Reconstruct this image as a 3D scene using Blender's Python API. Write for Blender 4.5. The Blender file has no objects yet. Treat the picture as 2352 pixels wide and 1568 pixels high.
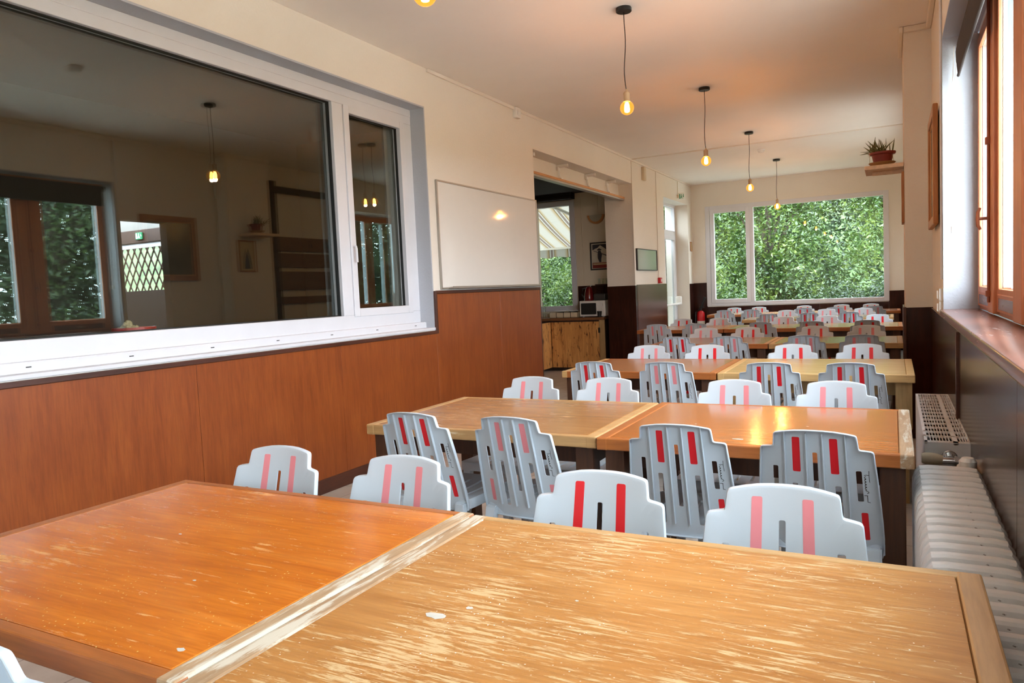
import bpy, bmesh, math, random
from mathutils import Vector, Matrix
from mathutils.geometry import tessellate_polygon
random.seed(7)
SC = bpy.context.scene
COL = SC.collection
R = math.radians

# ------------------------------------------------------------------ camera
def make_camera():
    yaw, pitch, roll, F, H = R(27.713), R(-3.85), R(-2.594), 1675.0, 1.32
    f = Vector((-math.sin(yaw)*math.cos(pitch), math.cos(yaw)*math.cos(pitch), math.sin(pitch)))
    r = Vector((math.cos(yaw), math.sin(yaw), 0)); u = r.cross(f)
    r2 = math.cos(roll)*r + math.sin(roll)*u
    u2 = -math.sin(roll)*r + math.cos(roll)*u
    cam = bpy.data.cameras.new('camera'); o = bpy.data.objects.new('camera', cam); COL.objects.link(o)
    m = Matrix((r2, u2, -f)).transposed().to_4x4(); m.translation = (0, 0, H)
    o.matrix_world = m
    cam.sensor_fit = 'HORIZONTAL'; cam.sensor_width = 36; cam.lens = F/2352*36
    cam.clip_start = .02; cam.clip_end = 300
    SC.camera = o
make_camera()

# ------------------------------------------------------------------ materials
def new_mat(name):
    m = bpy.data.materials.new(name); m.use_nodes = True
    nt = m.node_tree; nt.nodes.clear()
    out = nt.nodes.new('ShaderNodeOutputMaterial')
    return m, nt, out
def N(nt, t, **kw):
    n = nt.nodes.new(t)
    for k, v in kw.items():
        if k in n.inputs: n.inputs[k].default_value = v
        else: setattr(n, k, v)
    return n
def c4(c): return (c[0], c[1], c[2], 1)
def s2l(*rgb):
    return tuple(((v/255)/12.92 if v/255 <= .04045 else ((v/255+.055)/1.055)**2.4) for v in rgb)
def ramp(nt, fac, stops):
    r = nt.nodes.new('ShaderNodeValToRGB')
    e = r.color_ramp.elements
    while len(e) > len(stops): e.remove(e[-1])
    while len(e) < len(stops): e.new(.5)
    for i, (p, c) in enumerate(stops):
        e[i].position = p; e[i].color = c4(c) if len(c) == 3 else c
    nt.links.new(fac, r.inputs[0]); return r.outputs[0]
def coords(nt, scale=(1, 1, 1), obj=True):
    tc = nt.nodes.new('ShaderNodeTexCoord'); mp = nt.nodes.new('ShaderNodeMapping')
    mp.inputs['Scale'].default_value = scale
    nt.links.new(tc.outputs['Object' if obj else 'Generated'], mp.inputs[0]); return mp.outputs[0]
def noise(nt, vec, scale, detail=4, rough=.5, dist=0):
    n = N(nt, 'ShaderNodeTexNoise', Scale=scale, Detail=detail, Roughness=rough, Distortion=dist)
    nt.links.new(vec, n.inputs['Vector']); return n.outputs['Fac']
def mixc(nt, fac, a, b, mode='MIX'):
    m = nt.nodes.new('ShaderNodeMix'); m.data_type = 'RGBA'; m.blend_type = mode
    for sock, v in ((m.inputs[0], fac), (m.inputs[6], a), (m.inputs[7], b)):
        if isinstance(v, (int, float)): sock.default_value = v
        elif isinstance(v, tuple): sock.default_value = c4(v)
        else: nt.links.new(v, sock)
    return m.outputs[2]
def bump(nt, h, strength=.2, dist=.01):
    b = N(nt, 'ShaderNodeBump', Strength=strength, Distance=dist)
    nt.links.new(h, b.inputs['Height']); return b.outputs[0]
def principled(nt, out, col, rough=.5, metal=0, spec=.5, coat=0, normal=None, trans=0):
    p = N(nt, 'ShaderNodeBsdfPrincipled', Metallic=metal)
    if isinstance(col, tuple): p.inputs['Base Color'].default_value = c4(col)
    else: nt.links.new(col, p.inputs['Base Color'])
    if isinstance(rough, (int, float)): p.inputs['Roughness'].default_value = rough
    else: nt.links.new(rough, p.inputs['Roughness'])
    p.inputs['Specular IOR Level'].default_value = spec
    p.inputs['Coat Weight'].default_value = coat; p.inputs['Coat Roughness'].default_value = .12
    p.inputs['Transmission Weight'].default_value = trans
    if normal is not None: nt.links.new(normal, p.inputs['Normal'])
    nt.links.new(p.outputs[0], out.inputs[0]); return p
def plain(name, col, rough=.5, metal=0, spec=.5, var=.08, vscale=6, bmp=0, bscale=60, coat=0):
    m, nt, out = new_mat(name)
    v = coords(nt)
    n = noise(nt, v, vscale, 5)
    c = ramp(nt, n, [(.3, tuple(x*(1-var) for x in col)), (.7, tuple(min(1, x*(1+var)) for x in col))])
    nm = bump(nt, noise(nt, v, bscale, 6), bmp) if bmp else None
    principled(nt, out, c, rough, metal, spec, coat, nm); return m
def wood(name, c1, c2, c3=None, axis=0, scale=1.0, rough=.4, worn=None, wear=.5, wstretch=14, coat=0, spec=.5, speck=None, bmp=.05):
    """grain runs along axis; worn = pale colour showing where varnish is gone"""
    m, nt, out = new_mat(name)
    st = [9.0*scale]*3; st[axis] = .9*scale
    v = coords(nt, tuple(st))
    n1 = noise(nt, v, 2.2, 8, .6, .6)
    c = ramp(nt, n1, [(.25, c1), (.55, c2), (.8, c3 or c2)])
    big = noise(nt, coords(nt), 3.2, 3)
    c = mixc(nt, ramp(nt, big, [(.3, (.0, .0, .0)), (.75, (.55, .55, .55))]), c, c1)
    st2 = [70.0*scale]*3; st2[axis] = 5.0*scale
    g = noise(nt, coords(nt, tuple(st2)), 1.6, 4, .6)
    c = mixc(nt, ramp(nt, g, [(.35, (.30, .30, .30)), (.6, (0, 0, 0))]), c, tuple(x*.55 for x in c1))
    rg = rough
    if worn:
        st3 = [wstretch*2.6]*3; st3[axis] = wstretch*.28
        w1 = noise(nt, coords(nt, tuple(st3)), 1.3, 9, .72, .35)
        w2 = noise(nt, coords(nt, (1, 1, 1)), 2.6, 3, .5)
        mm = N(nt, 'ShaderNodeMath', operation='MULTIPLY_ADD'); nt.links.new(w2, mm.inputs[0]); mm.inputs[1].default_value = .55; nt.links.new(w1, mm.inputs[2])
        lo = 1.09 - .48*wear
        mr = N(nt, 'ShaderNodeMapRange'); nt.links.new(mm.outputs[0], mr.inputs[0])
        mr.inputs[1].default_value = lo; mr.inputs[2].default_value = lo+.07
        c = mixc(nt, mr.outputs[0], c, worn)
        ma = N(nt, 'ShaderNodeMath', operation='MULTIPLY_ADD'); nt.links.new(mr.outputs[0], ma.inputs[0])
        ma.inputs[1].default_value = .25; ma.inputs[2].default_value = rough; rg = ma.outputs[0]
    if speck:
        vo = N(nt, 'ShaderNodeTexVoronoi', Scale=72.0); nt.links.new(coords(nt), vo.inputs['Vector'])
        s = ramp(nt, vo.outputs['Distance'], [(.06, (1, 1, 1)), (.13, (0, 0, 0))])
        k = ramp(nt, noise(nt, coords(nt), 5.5, 3), [(.40, (0, 0, 0)), (.56, (1, 1, 1))])
        c = mixc(nt, mixc(nt, 1.0, s, k, 'MULTIPLY'), c, speck)
    nm = bump(nt, g, bmp, .004)
    principled(nt, out, c, rg, 0, spec, coat, nm); return m
def glass_mat(name, f0=.05, tint=(1, 1, 1), rough=0.0, glow=None):
    """thin pane: what passes straight through plus a mirror share that grows towards grazing angles"""
    m, nt, out = new_mat(name)
    t = N(nt, 'ShaderNodeBsdfTransparent'); t.inputs[0].default_value = c4(tint)
    g = N(nt, 'ShaderNodeBsdfGlossy', Roughness=rough); g.inputs[0].default_value = (.88, 1, .96, 1)
    lw = N(nt, 'ShaderNodeLayerWeight', Blend=.5)
    pw = N(nt, 'ShaderNodeMath', operation='POWER'); pw.inputs[1].default_value = 4.5; nt.links.new(lw.outputs['Facing'], pw.inputs[0])
    ma = N(nt, 'ShaderNodeMath', operation='MULTIPLY_ADD'); ma.inputs[1].default_value = 1-f0; ma.inputs[2].default_value = f0; nt.links.new(pw.outputs[0], ma.inputs[0])
    mx = N(nt, 'ShaderNodeMixShader')
    nt.links.new(ma.outputs[0], mx.inputs[0]); nt.links.new(t.outputs[0], mx.inputs[1]); nt.links.new(g.outputs[0], mx.inputs[2])
    last = mx.outputs[0]
    if glow:
        e = N(nt, 'ShaderNodeEmission', Strength=glow[1]); e.inputs[0].default_value = c4(glow[0])
        ad = nt.nodes.new('ShaderNodeAddShader'); nt.links.new(last, ad.inputs[0]); nt.links.new(e.outputs[0], ad.inputs[1]); last = ad.outputs[0]
    nt.links.new(last, out.inputs[0]); return m
def emit(name, col, s):
    m, nt, out = new_mat(name)
    e = N(nt, 'ShaderNodeEmission', Strength=s); e.inputs[0].default_value = c4(col)
    nt.links.new(e.outputs[0], out.inputs[0]); return m

def wall_mat(name, col, rough=.85, strength=.35, scale=55):
    m, nt, out = new_mat(name); v = coords(nt)
    n = noise(nt, v, 1.3, 5); c = ramp(nt, n, [(.3, tuple(x*.95 for x in col)), (.7, col)])
    h = noise(nt, v, scale, 7, .6)
    principled(nt, out, c, rough, 0, .2, 0, bump(nt, h, strength, .01)); return m

M = {}
M['wall'] = wall_mat('cream_roughcast', s2l(230, 224, 213))
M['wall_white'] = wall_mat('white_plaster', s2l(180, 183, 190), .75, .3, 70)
M['ceiling'] = wall_mat('ceiling_paint', s2l(242, 238, 232), .6, .08, 30)
M['kitchen_wall'] = wall_mat('kitchen_paint', s2l(228, 214, 190), .8, .1, 40)
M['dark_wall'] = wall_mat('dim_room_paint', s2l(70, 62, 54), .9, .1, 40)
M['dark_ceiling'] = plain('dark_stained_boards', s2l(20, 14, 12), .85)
M['pvc'] = plain('white_pvc', s2l(214, 215, 220), .35, var=.02)
M['pvc_grey'] = plain('pvc_rebate', s2l(120, 122, 124), .5)
M['gasket'] = plain('black_gasket', s2l(22, 22, 22), .6)
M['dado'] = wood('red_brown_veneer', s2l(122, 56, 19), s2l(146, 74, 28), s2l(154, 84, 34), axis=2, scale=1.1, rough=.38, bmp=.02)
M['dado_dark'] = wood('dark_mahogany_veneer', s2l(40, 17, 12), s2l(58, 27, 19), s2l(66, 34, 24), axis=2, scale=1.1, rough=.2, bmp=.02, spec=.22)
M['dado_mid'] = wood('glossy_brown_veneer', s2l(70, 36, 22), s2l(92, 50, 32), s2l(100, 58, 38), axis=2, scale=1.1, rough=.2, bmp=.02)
M['trim_dark'] = wood('dark_moulding', s2l(56, 26, 16), s2l(82, 42, 26), axis=1, rough=.45)
M['gap'] = plain('shadow_gap', s2l(14, 9, 8), .9)
M['sill_wood'] = wood('worn_sill_varnish', s2l(104, 66, 56), s2l(130, 86, 74), s2l(128, 76, 56), axis=1, scale=.8, rough=.26, worn=s2l(158, 134, 126), wear=.36)
M['win_wood'] = wood('orange_painted_pine', s2l(196, 118, 78), s2l(206, 134, 92), axis=2, rough=.45, bmp=.02)
M['win_wood_dark'] = wood('shaded_painted_pine', s2l(150, 78, 48), s2l(164, 92, 58), axis=2, rough=.45)  # window wood in its shaded tone, shade put into the colour
M['win_white'] = plain('outer_white_paint', s2l(168, 182, 190), .5)
M['chair'] = plain('grey_resin', s2l(190, 200, 209), .36, var=.025, vscale=3, bmp=.02, bscale=300)
M['chair_red'] = plain('red_resin', s2l(214, 22, 36), .4, var=.04)
M['chair_pink'] = plain('faded_pink_resin', s2l(226, 136, 144), .5, var=.05)
M['ink'] = plain('black_marker', s2l(18, 18, 20), .6)
M['metal'] = plain('brushed_metal', s2l(170, 172, 174), .35, 1)
M['chrome'] = plain('chrome', s2l(210, 210, 212), .12, 1)
M['black'] = plain('black_plastic', s2l(18, 17, 17), .45)
M['white_pl'] = plain('white_plastic', s2l(226, 224, 218), .4)
M['beige_pl'] = plain('beige_plastic', s2l(206, 190, 160), .45)
M['pendant_black'] = plain('black_lacquer', s2l(14, 12, 12), .4)
M['socket'] = plain('socket_porcelain', s2l(190, 158, 122), .45)
M['fil'] = emit('glowing_filament', (1.0, .62, .22), 60)
M['bulb'] = glass_mat('amber_bulb_glass', .015, (1.0, .62, .22), 0, ((1.0, .40, .06), .5))
M['glass'] = glass_mat('clear_pane', .06, (.96, .98, .97))
M['glass_big'] = glass_mat('double_glazing', .10, (.9, .93, .92))
M['glass_dim'] = glass_mat('outdoor_dimming_pane', .06, (.5, .52, .51))  # grey put into clear panes to dim the bright outdoors
M['board'] = plain('whiteboard_enamel', s2l(222, 220, 214), .06, var=.01)
M['alu'] = plain('anodised_frame', s2l(170, 166, 158), .4, .7)
M['beech'] = wood('beech_rail', s2l(190, 132, 78), s2l(206, 150, 94), axis=1, rough=.5)
M['pine_knot'] = None
M['pine_top'] = wood('counter_wood', s2l(112, 70, 40), s2l(140, 92, 54), axis=0, rough=.4)
M['rad_white'] = None
M['rad_panel'] = plain('radiator_enamel', s2l(236, 236, 238), .3, var=.02)
M['rad_in'] = plain('shaded_radiator_fin', s2l(40, 42, 44), .5)  # fins coloured dark for the shade seen through the grille
M['terracotta'] = plain('red_pot', s2l(120, 36, 26), .5)
M['saucer'] = plain('ochre_saucer', s2l(158, 122, 78), .6)
M['leaf_dry'] = plain('succulent_leaf', s2l(88, 92, 44), .5, var=.3, vscale=20)
M['shelf'] = plain('painted_shelf', s2l(228, 202, 174), .7, var=.12, vscale=25)
M['rad_core'] = plain('shaded_gap_paint', s2l(96, 88, 82), .8)  # dark core colour stands in for the shade between sections
M['red'] = plain('signal_red', s2l(186, 18, 26), .3)
M['green_sign'] = plain('sign_green', s2l(26, 130, 84), .5)
M['sign_white'] = plain('sign_white', s2l(232, 238, 232), .5)
M['gold'] = wood('frame_wood', s2l(150, 92, 46), s2l(176, 116, 64), axis=2, rough=.45)
M['paper'] = plain('aged_paper', s2l(200, 182, 140), .5, var=.12)
M['poster_dark'] = plain('poster_navy', s2l(44, 46, 58), .4)
M['poster_snow'] = plain('poster_cream', s2l(206, 196, 176), .4)
M['poster_red'] = plain('poster_red', s2l(128, 40, 30), .4)
M['poster_moon'] = plain('poster_orange', s2l(196, 128, 60), .4)
M['mirror'] = plain('silvered_glass', s2l(176, 178, 172), .12, .45, var=.01)
M['blind'] = plain('dark_blind_cloth', s2l(52, 42, 40), .9)
M['floor'] = None
M['bark'] = plain('bark', s2l(70, 62, 52), .9, var=.3, vscale=12, bmp=.5, bscale=20)
M['grass'] = plain('grass_ground', s2l(74, 92, 46), .95, var=.3, vscale=10)
M['wooded'] = plain('wooded_slope', s2l(58, 78, 40), .95, var=.6, vscale=1.6)
M['bounce_pale'] = plain('pale_bounce_surface', s2l(226, 222, 212), .95, vscale=40, var=.1)
M['terrace'] = plain('terrace_slab', s2l(176, 172, 164), .85)
M['render'] = plain('house_render', s2l(128, 126, 122), .85)
M['roof'] = plain('clay_roof', s2l(150, 118, 96), .85)
M['dark_wood'] = wood('dark_rack_wood', s2l(46, 28, 20), s2l(66, 42, 30), axis=2, rough=.5)
M['rack_board'] = wood('brown_rack_board', s2l(110, 78, 54), s2l(132, 96, 68), axis=1, rough=.6)
M['leg_dark'] = wood('dark_leg_wood', s2l(56, 32, 20), s2l(84, 50, 30), axis=2, rough=.5)
M['leg_pale'] = wood('pale_leg_wood', s2l(160, 128, 82), s2l(184, 152, 104), axis=2, rough=.5)
M['kettle'] = plain('dark_red_kettle', s2l(96, 14, 18), .2, coat=.3)
M['smoke_pl'] = plain('smoked_plastic', s2l(60, 58, 56), .3)
M['clear'] = glass_mat('tumbler_glass', .06, (.93, .95, .93))
M['lampshade'] = plain('frosted_shade', s2l(176, 170, 150), .5)

def m_floor():
    m, nt, out = new_mat('beige_tiles'); v = coords(nt)
    br = N(nt, 'ShaderNodeTexBrick', Scale=1.0); br.offset = 0
    nt.links.new(v, br.inputs['Vector'])
    br.inputs['Color1'].default_value = c4(s2l(196, 190, 182)); br.inputs['Color2'].default_value = c4(s2l(186, 180, 172))
    br.inputs['Mortar'].default_value = c4(s2l(120, 112, 106)); br.inputs['Mortar Size'].default_value = .004
    br.inputs['Brick Width'].default_value = .33; br.inputs['Row Height'].default_value = .33
    c = mixc(nt, .35, br.outputs[0], ramp(nt, noise(nt, v, 7, 6), [(.3, s2l(160, 150, 140)), (.7, s2l(206, 202, 194))]))
    principled(nt, out, c, .35, 0, .5); return m
M['floor'] = m_floor()
def m_knot():
    m, nt, out = new_mat('knotty_rustic_pine')
    v = coords(nt, (9, 9, 1.0)); n = noise(nt, v, 1.6, 6, .6, .8)
    c = ramp(nt, n, [(.3, s2l(184, 122, 62)), (.6, s2l(220, 160, 92)), (.8, s2l(230, 176, 110))])
    k = noise(nt, coords(nt, (16, 16, 3.2)), 1.7, 4, .55, 1.2)
    c = mixc(nt, ramp(nt, k, [(.56, (0, 0, 0)), (.66, (1, 1, 1))]), c, s2l(78, 34, 14))
    principled(nt, out, c, .45); return m
M['pine_knot'] = m_knot()
def m_rad():
    m, nt, out = new_mat('chipped_white_enamel'); v = coords(nt)
    n = noise(nt, v, 26, 6, .65, .5)
    c = mixc(nt, ramp(nt, n, [(.665, (0, 0, 0)), (.68, (1, 1, 1))]), ramp(nt, noise(nt, v, 7, 4), [(.3, s2l(228, 228, 226)), (.7, s2l(240, 240, 242))]), s2l(70, 56, 48))
    principled(nt, out, c, .35, 0, .5, 0, bump(nt, noise(nt, v, 90, 5), .08)); return m
M['rad_white'] = m_rad()
def m_leaf(name, a, b, c_):
    m, nt, out = new_mat(name)
    g = nt.nodes.new('ShaderNodeNewGeometry')
    cl = noise(nt, coords(nt), 1.5, 3); av = N(nt, 'ShaderNodeMath', operation='MULTIPLY_ADD')  # noise puts clump lighting and dark gaps into the leaf colour
    nt.links.new(cl, av.inputs[0]); av.inputs[1].default_value = 2.2; av.inputs[2].default_value = -.85
    ad = N(nt, 'ShaderNodeMath', operation='MULTIPLY_ADD'); nt.links.new(g.outputs['Random Per Island'], ad.inputs[0]); ad.inputs[1].default_value = .55; nt.links.new(av.outputs[0], ad.inputs[2])
    col = ramp(nt, ad.outputs[0], [(.05, a), (.5, b), (.95, c_)])
    d = N(nt, 'ShaderNodeBsdfDiffuse'); t = N(nt, 'ShaderNodeBsdfTranslucent'); gl = N(nt, 'ShaderNodeBsdfGlossy', Roughness=.35)
    nt.links.new(col, d.inputs[0]); nt.links.new(col, t.inputs[0]); gl.inputs[0].default_value = (.9, 1, .95, 1)
    mx = N(nt, 'ShaderNodeMixShader'); mx.inputs[0].default_value = .45
    nt.links.new(d.outputs[0], mx.inputs[1]); nt.links.new(t.outputs[0], mx.inputs[2])
    m2 = N(nt, 'ShaderNodeMixShader'); m2.inputs[0].default_value = .05
    nt.links.new(mx.outputs[0], m2.inputs[1]); nt.links.new(gl.outputs[0], m2.inputs[2])
    nt.links.new(m2.outputs[0], out.inputs[0]); return m
M['leaf'] = m_leaf('spring_leaves', s2l(34, 58, 22), s2l(68, 96, 38), s2l(122, 142, 66))
M['leaf_mid'] = m_leaf('green_leaves', s2l(26, 48, 22), s2l(54, 80, 36), s2l(94, 114, 56))
M['leaf_deep'] = m_leaf('summer_leaves', s2l(22, 42, 22), s2l(44, 66, 34), s2l(76, 94, 50))
def m_awning():
    m, nt, out = new_mat('striped_awning_cloth')
    tc = nt.nodes.new('ShaderNodeTexCoord'); sx = nt.nodes.new('ShaderNodeSeparateXYZ'); nt.links.new(tc.outputs['Object'], sx.inputs[0])
    fr = N(nt, 'ShaderNodeMath', operation='MULTIPLY'); fr.inputs[1].default_value = 1/.42; nt.links.new(sx.outputs[0], fr.inputs[0])
    f2 = N(nt, 'ShaderNodeMath', operation='FRACT'); nt.links.new(fr.outputs[0], f2.inputs[0])
    W, G_, T = s2l(122, 118, 108), s2l(60, 44, 26), s2l(82, 72, 66)
    col = ramp(nt, f2.outputs[0], [(0, W), (.36, W), (.52, s2l(110, 94, 66)), (.56, G_), (.58, W), (.63, W), (.65, T), (.74, T), (.76, W), (.81, W), (.83, G_), (.86, s2l(110, 94, 66)), (1, W)])
    d = N(nt, 'ShaderNodeBsdfDiffuse'); t = N(nt, 'ShaderNodeBsdfTranslucent')
    nt.links.new(col, d.inputs[0]); nt.links.new(col, t.inputs[0])
    mx = N(nt, 'ShaderNodeMixShader'); mx.inputs[0].default_value = .6
    nt.links.new(d.outputs[0], mx.inputs[1]); nt.links.new(t.outputs[0], mx.inputs[2]); nt.links.new(mx.outputs[0], out.inputs[0]); return m
M['awning'] = m_awning()

# ------------------------------------------------------------------ mesh helpers
def B(): return bmesh.new()
def box(bm, x0, x1, y0, y1, z0, z1, bev=0, seg=2):
    r = bmesh.ops.create_cube(bm, size=1)
    vs = r['verts']
    bmesh.ops.scale(bm, vec=(abs(x1-x0), abs(y1-y0), abs(z1-z0)), verts=vs)
    bmesh.ops.translate(bm, vec=((x0+x1)/2, (y0+y1)/2, (z0+z1)/2), verts=vs)
    if bev:
        es = list({e for v in vs for e in v.link_edges})
        bmesh.ops.bevel(bm, geom=es, offset=bev, segments=seg, profile=.5, affect='EDGES')
def hexa(bm, pts):
    """8 points: bottom quad then top quad"""
    v = [bm.verts.new(p) for p in pts]
    for f in ((3, 2, 1, 0), (4, 5, 6, 7), (0, 1, 5, 4), (1, 2, 6, 5), (2, 3, 7, 6), (3, 0, 4, 7)): bm.faces.new([v[i] for i in f])
def frame_of(d):
    d = d.normalized(); a = Vector((0, 0, 1)) if abs(d.z) < .9 else Vector((1, 0, 0))
    u = d.cross(a).normalized(); return u, d.cross(u).normalized()
def tube(bm, pts, r, seg=8, caps=True, closed=False):
    pts = [Vector(p) for p in pts]; n = len(pts); rings = []
    for i, p in enumerate(pts):
        if closed: d = pts[(i+1) % n]-pts[i-1]
        else: d = pts[min(i+1, n-1)]-pts[max(i-1, 0)]
        u, w = frame_of(d); rr = r[i] if isinstance(r, (list, tuple)) else r
        rings.append([bm.verts.new(p+rr*(math.cos(2*math.pi*k/seg)*u+math.sin(2*math.pi*k/seg)*w)) for k in range(seg)])
    for i in range(n if closed else n-1):
        a, b = rings[i], rings[(i+1) % n]
        for k in range(seg): bm.faces.new((a[k], a[(k+1) % seg], b[(k+1) % seg], b[k]))
    if caps and not closed:
        bm.faces.new(rings[0][::-1]); bm.faces.new(rings[-1])
def cyl(bm, p0, p1, r0, r1=None, seg=20): tube(bm, [p0, p1], [r0, r0 if r1 is None else r1], seg)
def lathe(bm, prof, c=(0, 0, 0), seg=24):
    rings = []
    for r, z in prof:
        if r < 1e-6: rings.append([bm.verts.new((c[0], c[1], c[2]+z))])
        else: rings.append([bm.verts.new((c[0]+r*math.cos(2*math.pi*k/seg), c[1]+r*math.sin(2*math.pi*k/seg), c[2]+z)) for k in range(seg)])
    for a, b in zip(rings, rings[1:]):
        for k in range(seg):
            k2 = (k+1) % seg
            if len(a) == 1 and len(b) == 1: continue
            if len(a) == 1: bm.faces.new((a[0], b[k2], b[k]))
            elif len(b) == 1: bm.faces.new((a[k], a[k2], b[0]))
            else: bm.faces.new((a[k], a[k2], b[k2], b[k]))
def prism(bm, poly, axis, a, b):
    """extrude 2D poly along axis (0,1,2) from a to b"""
    def P(p, t):
        q = list(p); q.insert(axis, t); return q
    v0 = [bm.verts.new(P(p, a)) for p in poly]; v1 = [bm.verts.new(P(p, b)) for p in poly]
    n = len(poly)
    bm.faces.new(v0[::-1]); bm.faces.new(v1)
    for i in range(n): bm.faces.new((v0[i], v0[(i+1) % n], v1[(i+1) % n], v1[i]))
def wloc(o):
    p = Vector((0, 0, 0))
    while o: p += o.location; o = o.parent
    return p
def obj(name, bm, mat, parent=None, smooth=False, world=True, loc=None, angle=40):
    if parent is not None and world: bmesh.ops.translate(bm, vec=-wloc(parent), verts=bm.verts)
    if loc is not None: bmesh.ops.translate(bm, vec=-Vector(loc), verts=bm.verts)
    bmesh.ops.recalc_face_normals(bm, faces=bm.faces)
    if smooth:
        ca = math.radians(angle)
        for f in bm.faces: f.smooth = True
        for e in bm.edges:
            if len(e.link_faces) == 2 and e.calc_face_angle(0) > ca: e.smooth = False
    me = bpy.data.meshes.new(name); bm.to_mesh(me); bm.free()
    for m in (mat if isinstance(mat, (list, tuple)) else [mat]): me.materials.append(m)
    o = bpy.data.objects.new(name, me); COL.objects.link(o)
    if parent is not None: o.parent = parent
    if loc is not None: o.location = loc
    return o
def thing(name, label, cat, loc=(0, 0, 0), rz=0, group=None):
    o = bpy.data.objects.new(name, None); COL.objects.link(o); o.empty_display_size = .05
    o.location = loc; o.rotation_euler = (0, 0, rz); o['label'] = label; o['category'] = cat
    if group: o['group'] = group
    return o
def tag(o, label, cat, group=None):
    o['label'] = label; o['category'] = cat
    if group: o['group'] = group
    return o
def struct(name, bm, m, parent=None, smooth=False):
    o = obj(name, bm, m, parent, smooth)
    if parent is None: o['kind'] = 'structure'
    return o
def dup(root, loc, rz, label, group):
    r = root.copy(); COL.objects.link(r); r.location = loc; r.rotation_euler = (0, 0, rz); r['label'] = label; r['group'] = group
    for ch in list(root.children):
        c = ch.copy(); COL.objects.link(c); c.parent = r
        for g in ch.children:
            d = g.copy(); COL.objects.link(d); d.parent = c
    return r
def wall_grid(bm, axis, t0, t1, a0, a1, z0, z1, holes):
    """wall slab normal to axis with rectangular holes (a,b,za,zb)"""
    A = sorted({a0, a1, *[h[0] for h in holes], *[h[1] for h in holes]}); Z = sorted({z0, z1, *[h[2] for h in holes], *[h[3] for h in holes]})
    for i in range(len(A)-1):
        j = 0
        while j < len(Z)-1:
            def solid(k):
                am, zm = (A[i]+A[i+1])/2, (Z[k]+Z[k+1])/2
                return not any(h[0] < am < h[1] and h[2] < zm < h[3] for h in holes)
            if not solid(j): j += 1; continue
            k = j
            while k+1 < len(Z)-1 and solid(k+1): k += 1
            if axis == 0: box(bm, t0, t1, A[i], A[i+1], Z[j], Z[k+1])
            else: box(bm, A[i], A[i+1], t0, t1, Z[j], Z[k+1])
            j = k+1
def rect_frame(bm, axis, t0, t1, a0, a1, z0, z1, w, bev=.003, wb=None, wt=None):
    """four bars around a rectangle in the plane normal to axis"""
    wb = w if wb is None else wb; wt = w if wt is None else wt
    def bx(p, q, r, s):
        if axis == 0: box(bm, t0, t1, p, q, r, s, bev)
        else: box(bm, p, q, t0, t1, r, s, bev)
    bx(a0, a0+w, z0, z1); bx(a1-w, a1, z0, z1); bx(a0+w, a1-w, z0, z0+wb); bx(a0+w, a1-w, z1-wt, z1)
def pane(bm, axis, t, a0, a1, z0, z1):
    if axis == 0: P = [(t, a0, z0), (t, a1, z0), (t, a1, z1), (t, a0, z1)]
    else: P = [(a0, t, z0), (a1, t, z0), (a1, t, z1), (a0, t, z1)]
    bm.faces.new([bm.verts.new(p) for p in P])

# ------------------------------------------------------------------ room shell
XL, XLo, ZC, YB, YF = -3.49, -3.93, 3.24, 14.45, -3.0
XR, XRo = .275, .60
KY = 11.43            # kitchen back wall
bm = B(); box(bm, -10, 1.2, YF-.3, YB+.3, -.1, 0); struct('floor', bm, M['floor'])
bm = B(); box(bm, XLo, XRo, YF-.3, YB+.4, ZC, ZC+.2); struct('ceiling', bm, M['ceiling'])
WIN1 = (.35, 5.245, 1.03, 2.912)
bm = B()
wall_grid(bm, 0, XLo, XL, YF-.3, YB+.4, 0, ZC, [WIN1, (7.335, 10.75, 0, 2.876), (12.46, 14.12, 0, 2.842)])
struct('wall_left', bm, M['wall'])
W2 = (.75, 5.25, 1.06, 2.74); W2b = (-2.7, -.35, 1.06, 2.74)
bm = B(); wall_grid(bm, 0, XR, XRo, YF-.3, 7.36, 0, ZC, [W2, W2b]); struct('wall_right', bm, M['wall'])
W3 = (9.1, 11.6, 1.06, 2.74)
bm = B(); wall_grid(bm, 0, .30, XRo, 7.36, YB+.4, 0, ZC, [W3]); struct('wall_right_far', bm, M['wall'])
bm = B(); box(bm, .085, .30, 6.64, 7.36, 0, ZC); struct('wall_pier', bm, M['wall'])
WB = (-3.222, -.072, .875, 2.80)
bm = B(); wall_grid(bm, 1, YB, YB+.4, XLo, XRo, 0, ZC, [WB]); struct('wall_back', bm, M['wall'])
bm = B(); box(bm, XLo, XRo, YF-.3, YF, 0, ZC); struct('wall_front', bm, M['wall'])
# white plaster in the reveals of the right-hand window
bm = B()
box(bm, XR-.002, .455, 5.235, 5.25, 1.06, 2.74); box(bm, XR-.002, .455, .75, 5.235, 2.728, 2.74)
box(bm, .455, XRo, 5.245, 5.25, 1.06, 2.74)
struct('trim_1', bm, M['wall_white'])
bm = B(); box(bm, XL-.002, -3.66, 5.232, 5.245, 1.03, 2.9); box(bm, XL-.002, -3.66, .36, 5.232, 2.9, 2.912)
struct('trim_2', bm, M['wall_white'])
# kitchen alcove
bm = B()
wall_grid(bm, 1, KY, KY+.3, -7.4, XLo, 0, ZC, [(-5.52, -4.73, .97, 2.80)])
struct('wall_kitchen_back', bm, M['kitchen_wall'])
bm = B(); box(bm, -7.7, -7.4, 7.0, KY+.3, 0, ZC); struct('wall_kitchen_left', bm, M['kitchen_wall'])
bm = B(); box(bm, -7.4, XLo, 7.0, 7.2, 0, ZC); struct('wall_kitchen_front', bm, M['kitchen_wall'])
bm = B(); box(bm, -7.4, XLo, 7.2, KY, 2.92, 3.0); struct('ceiling_kitchen', bm, M['dark_ceiling'])
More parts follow.
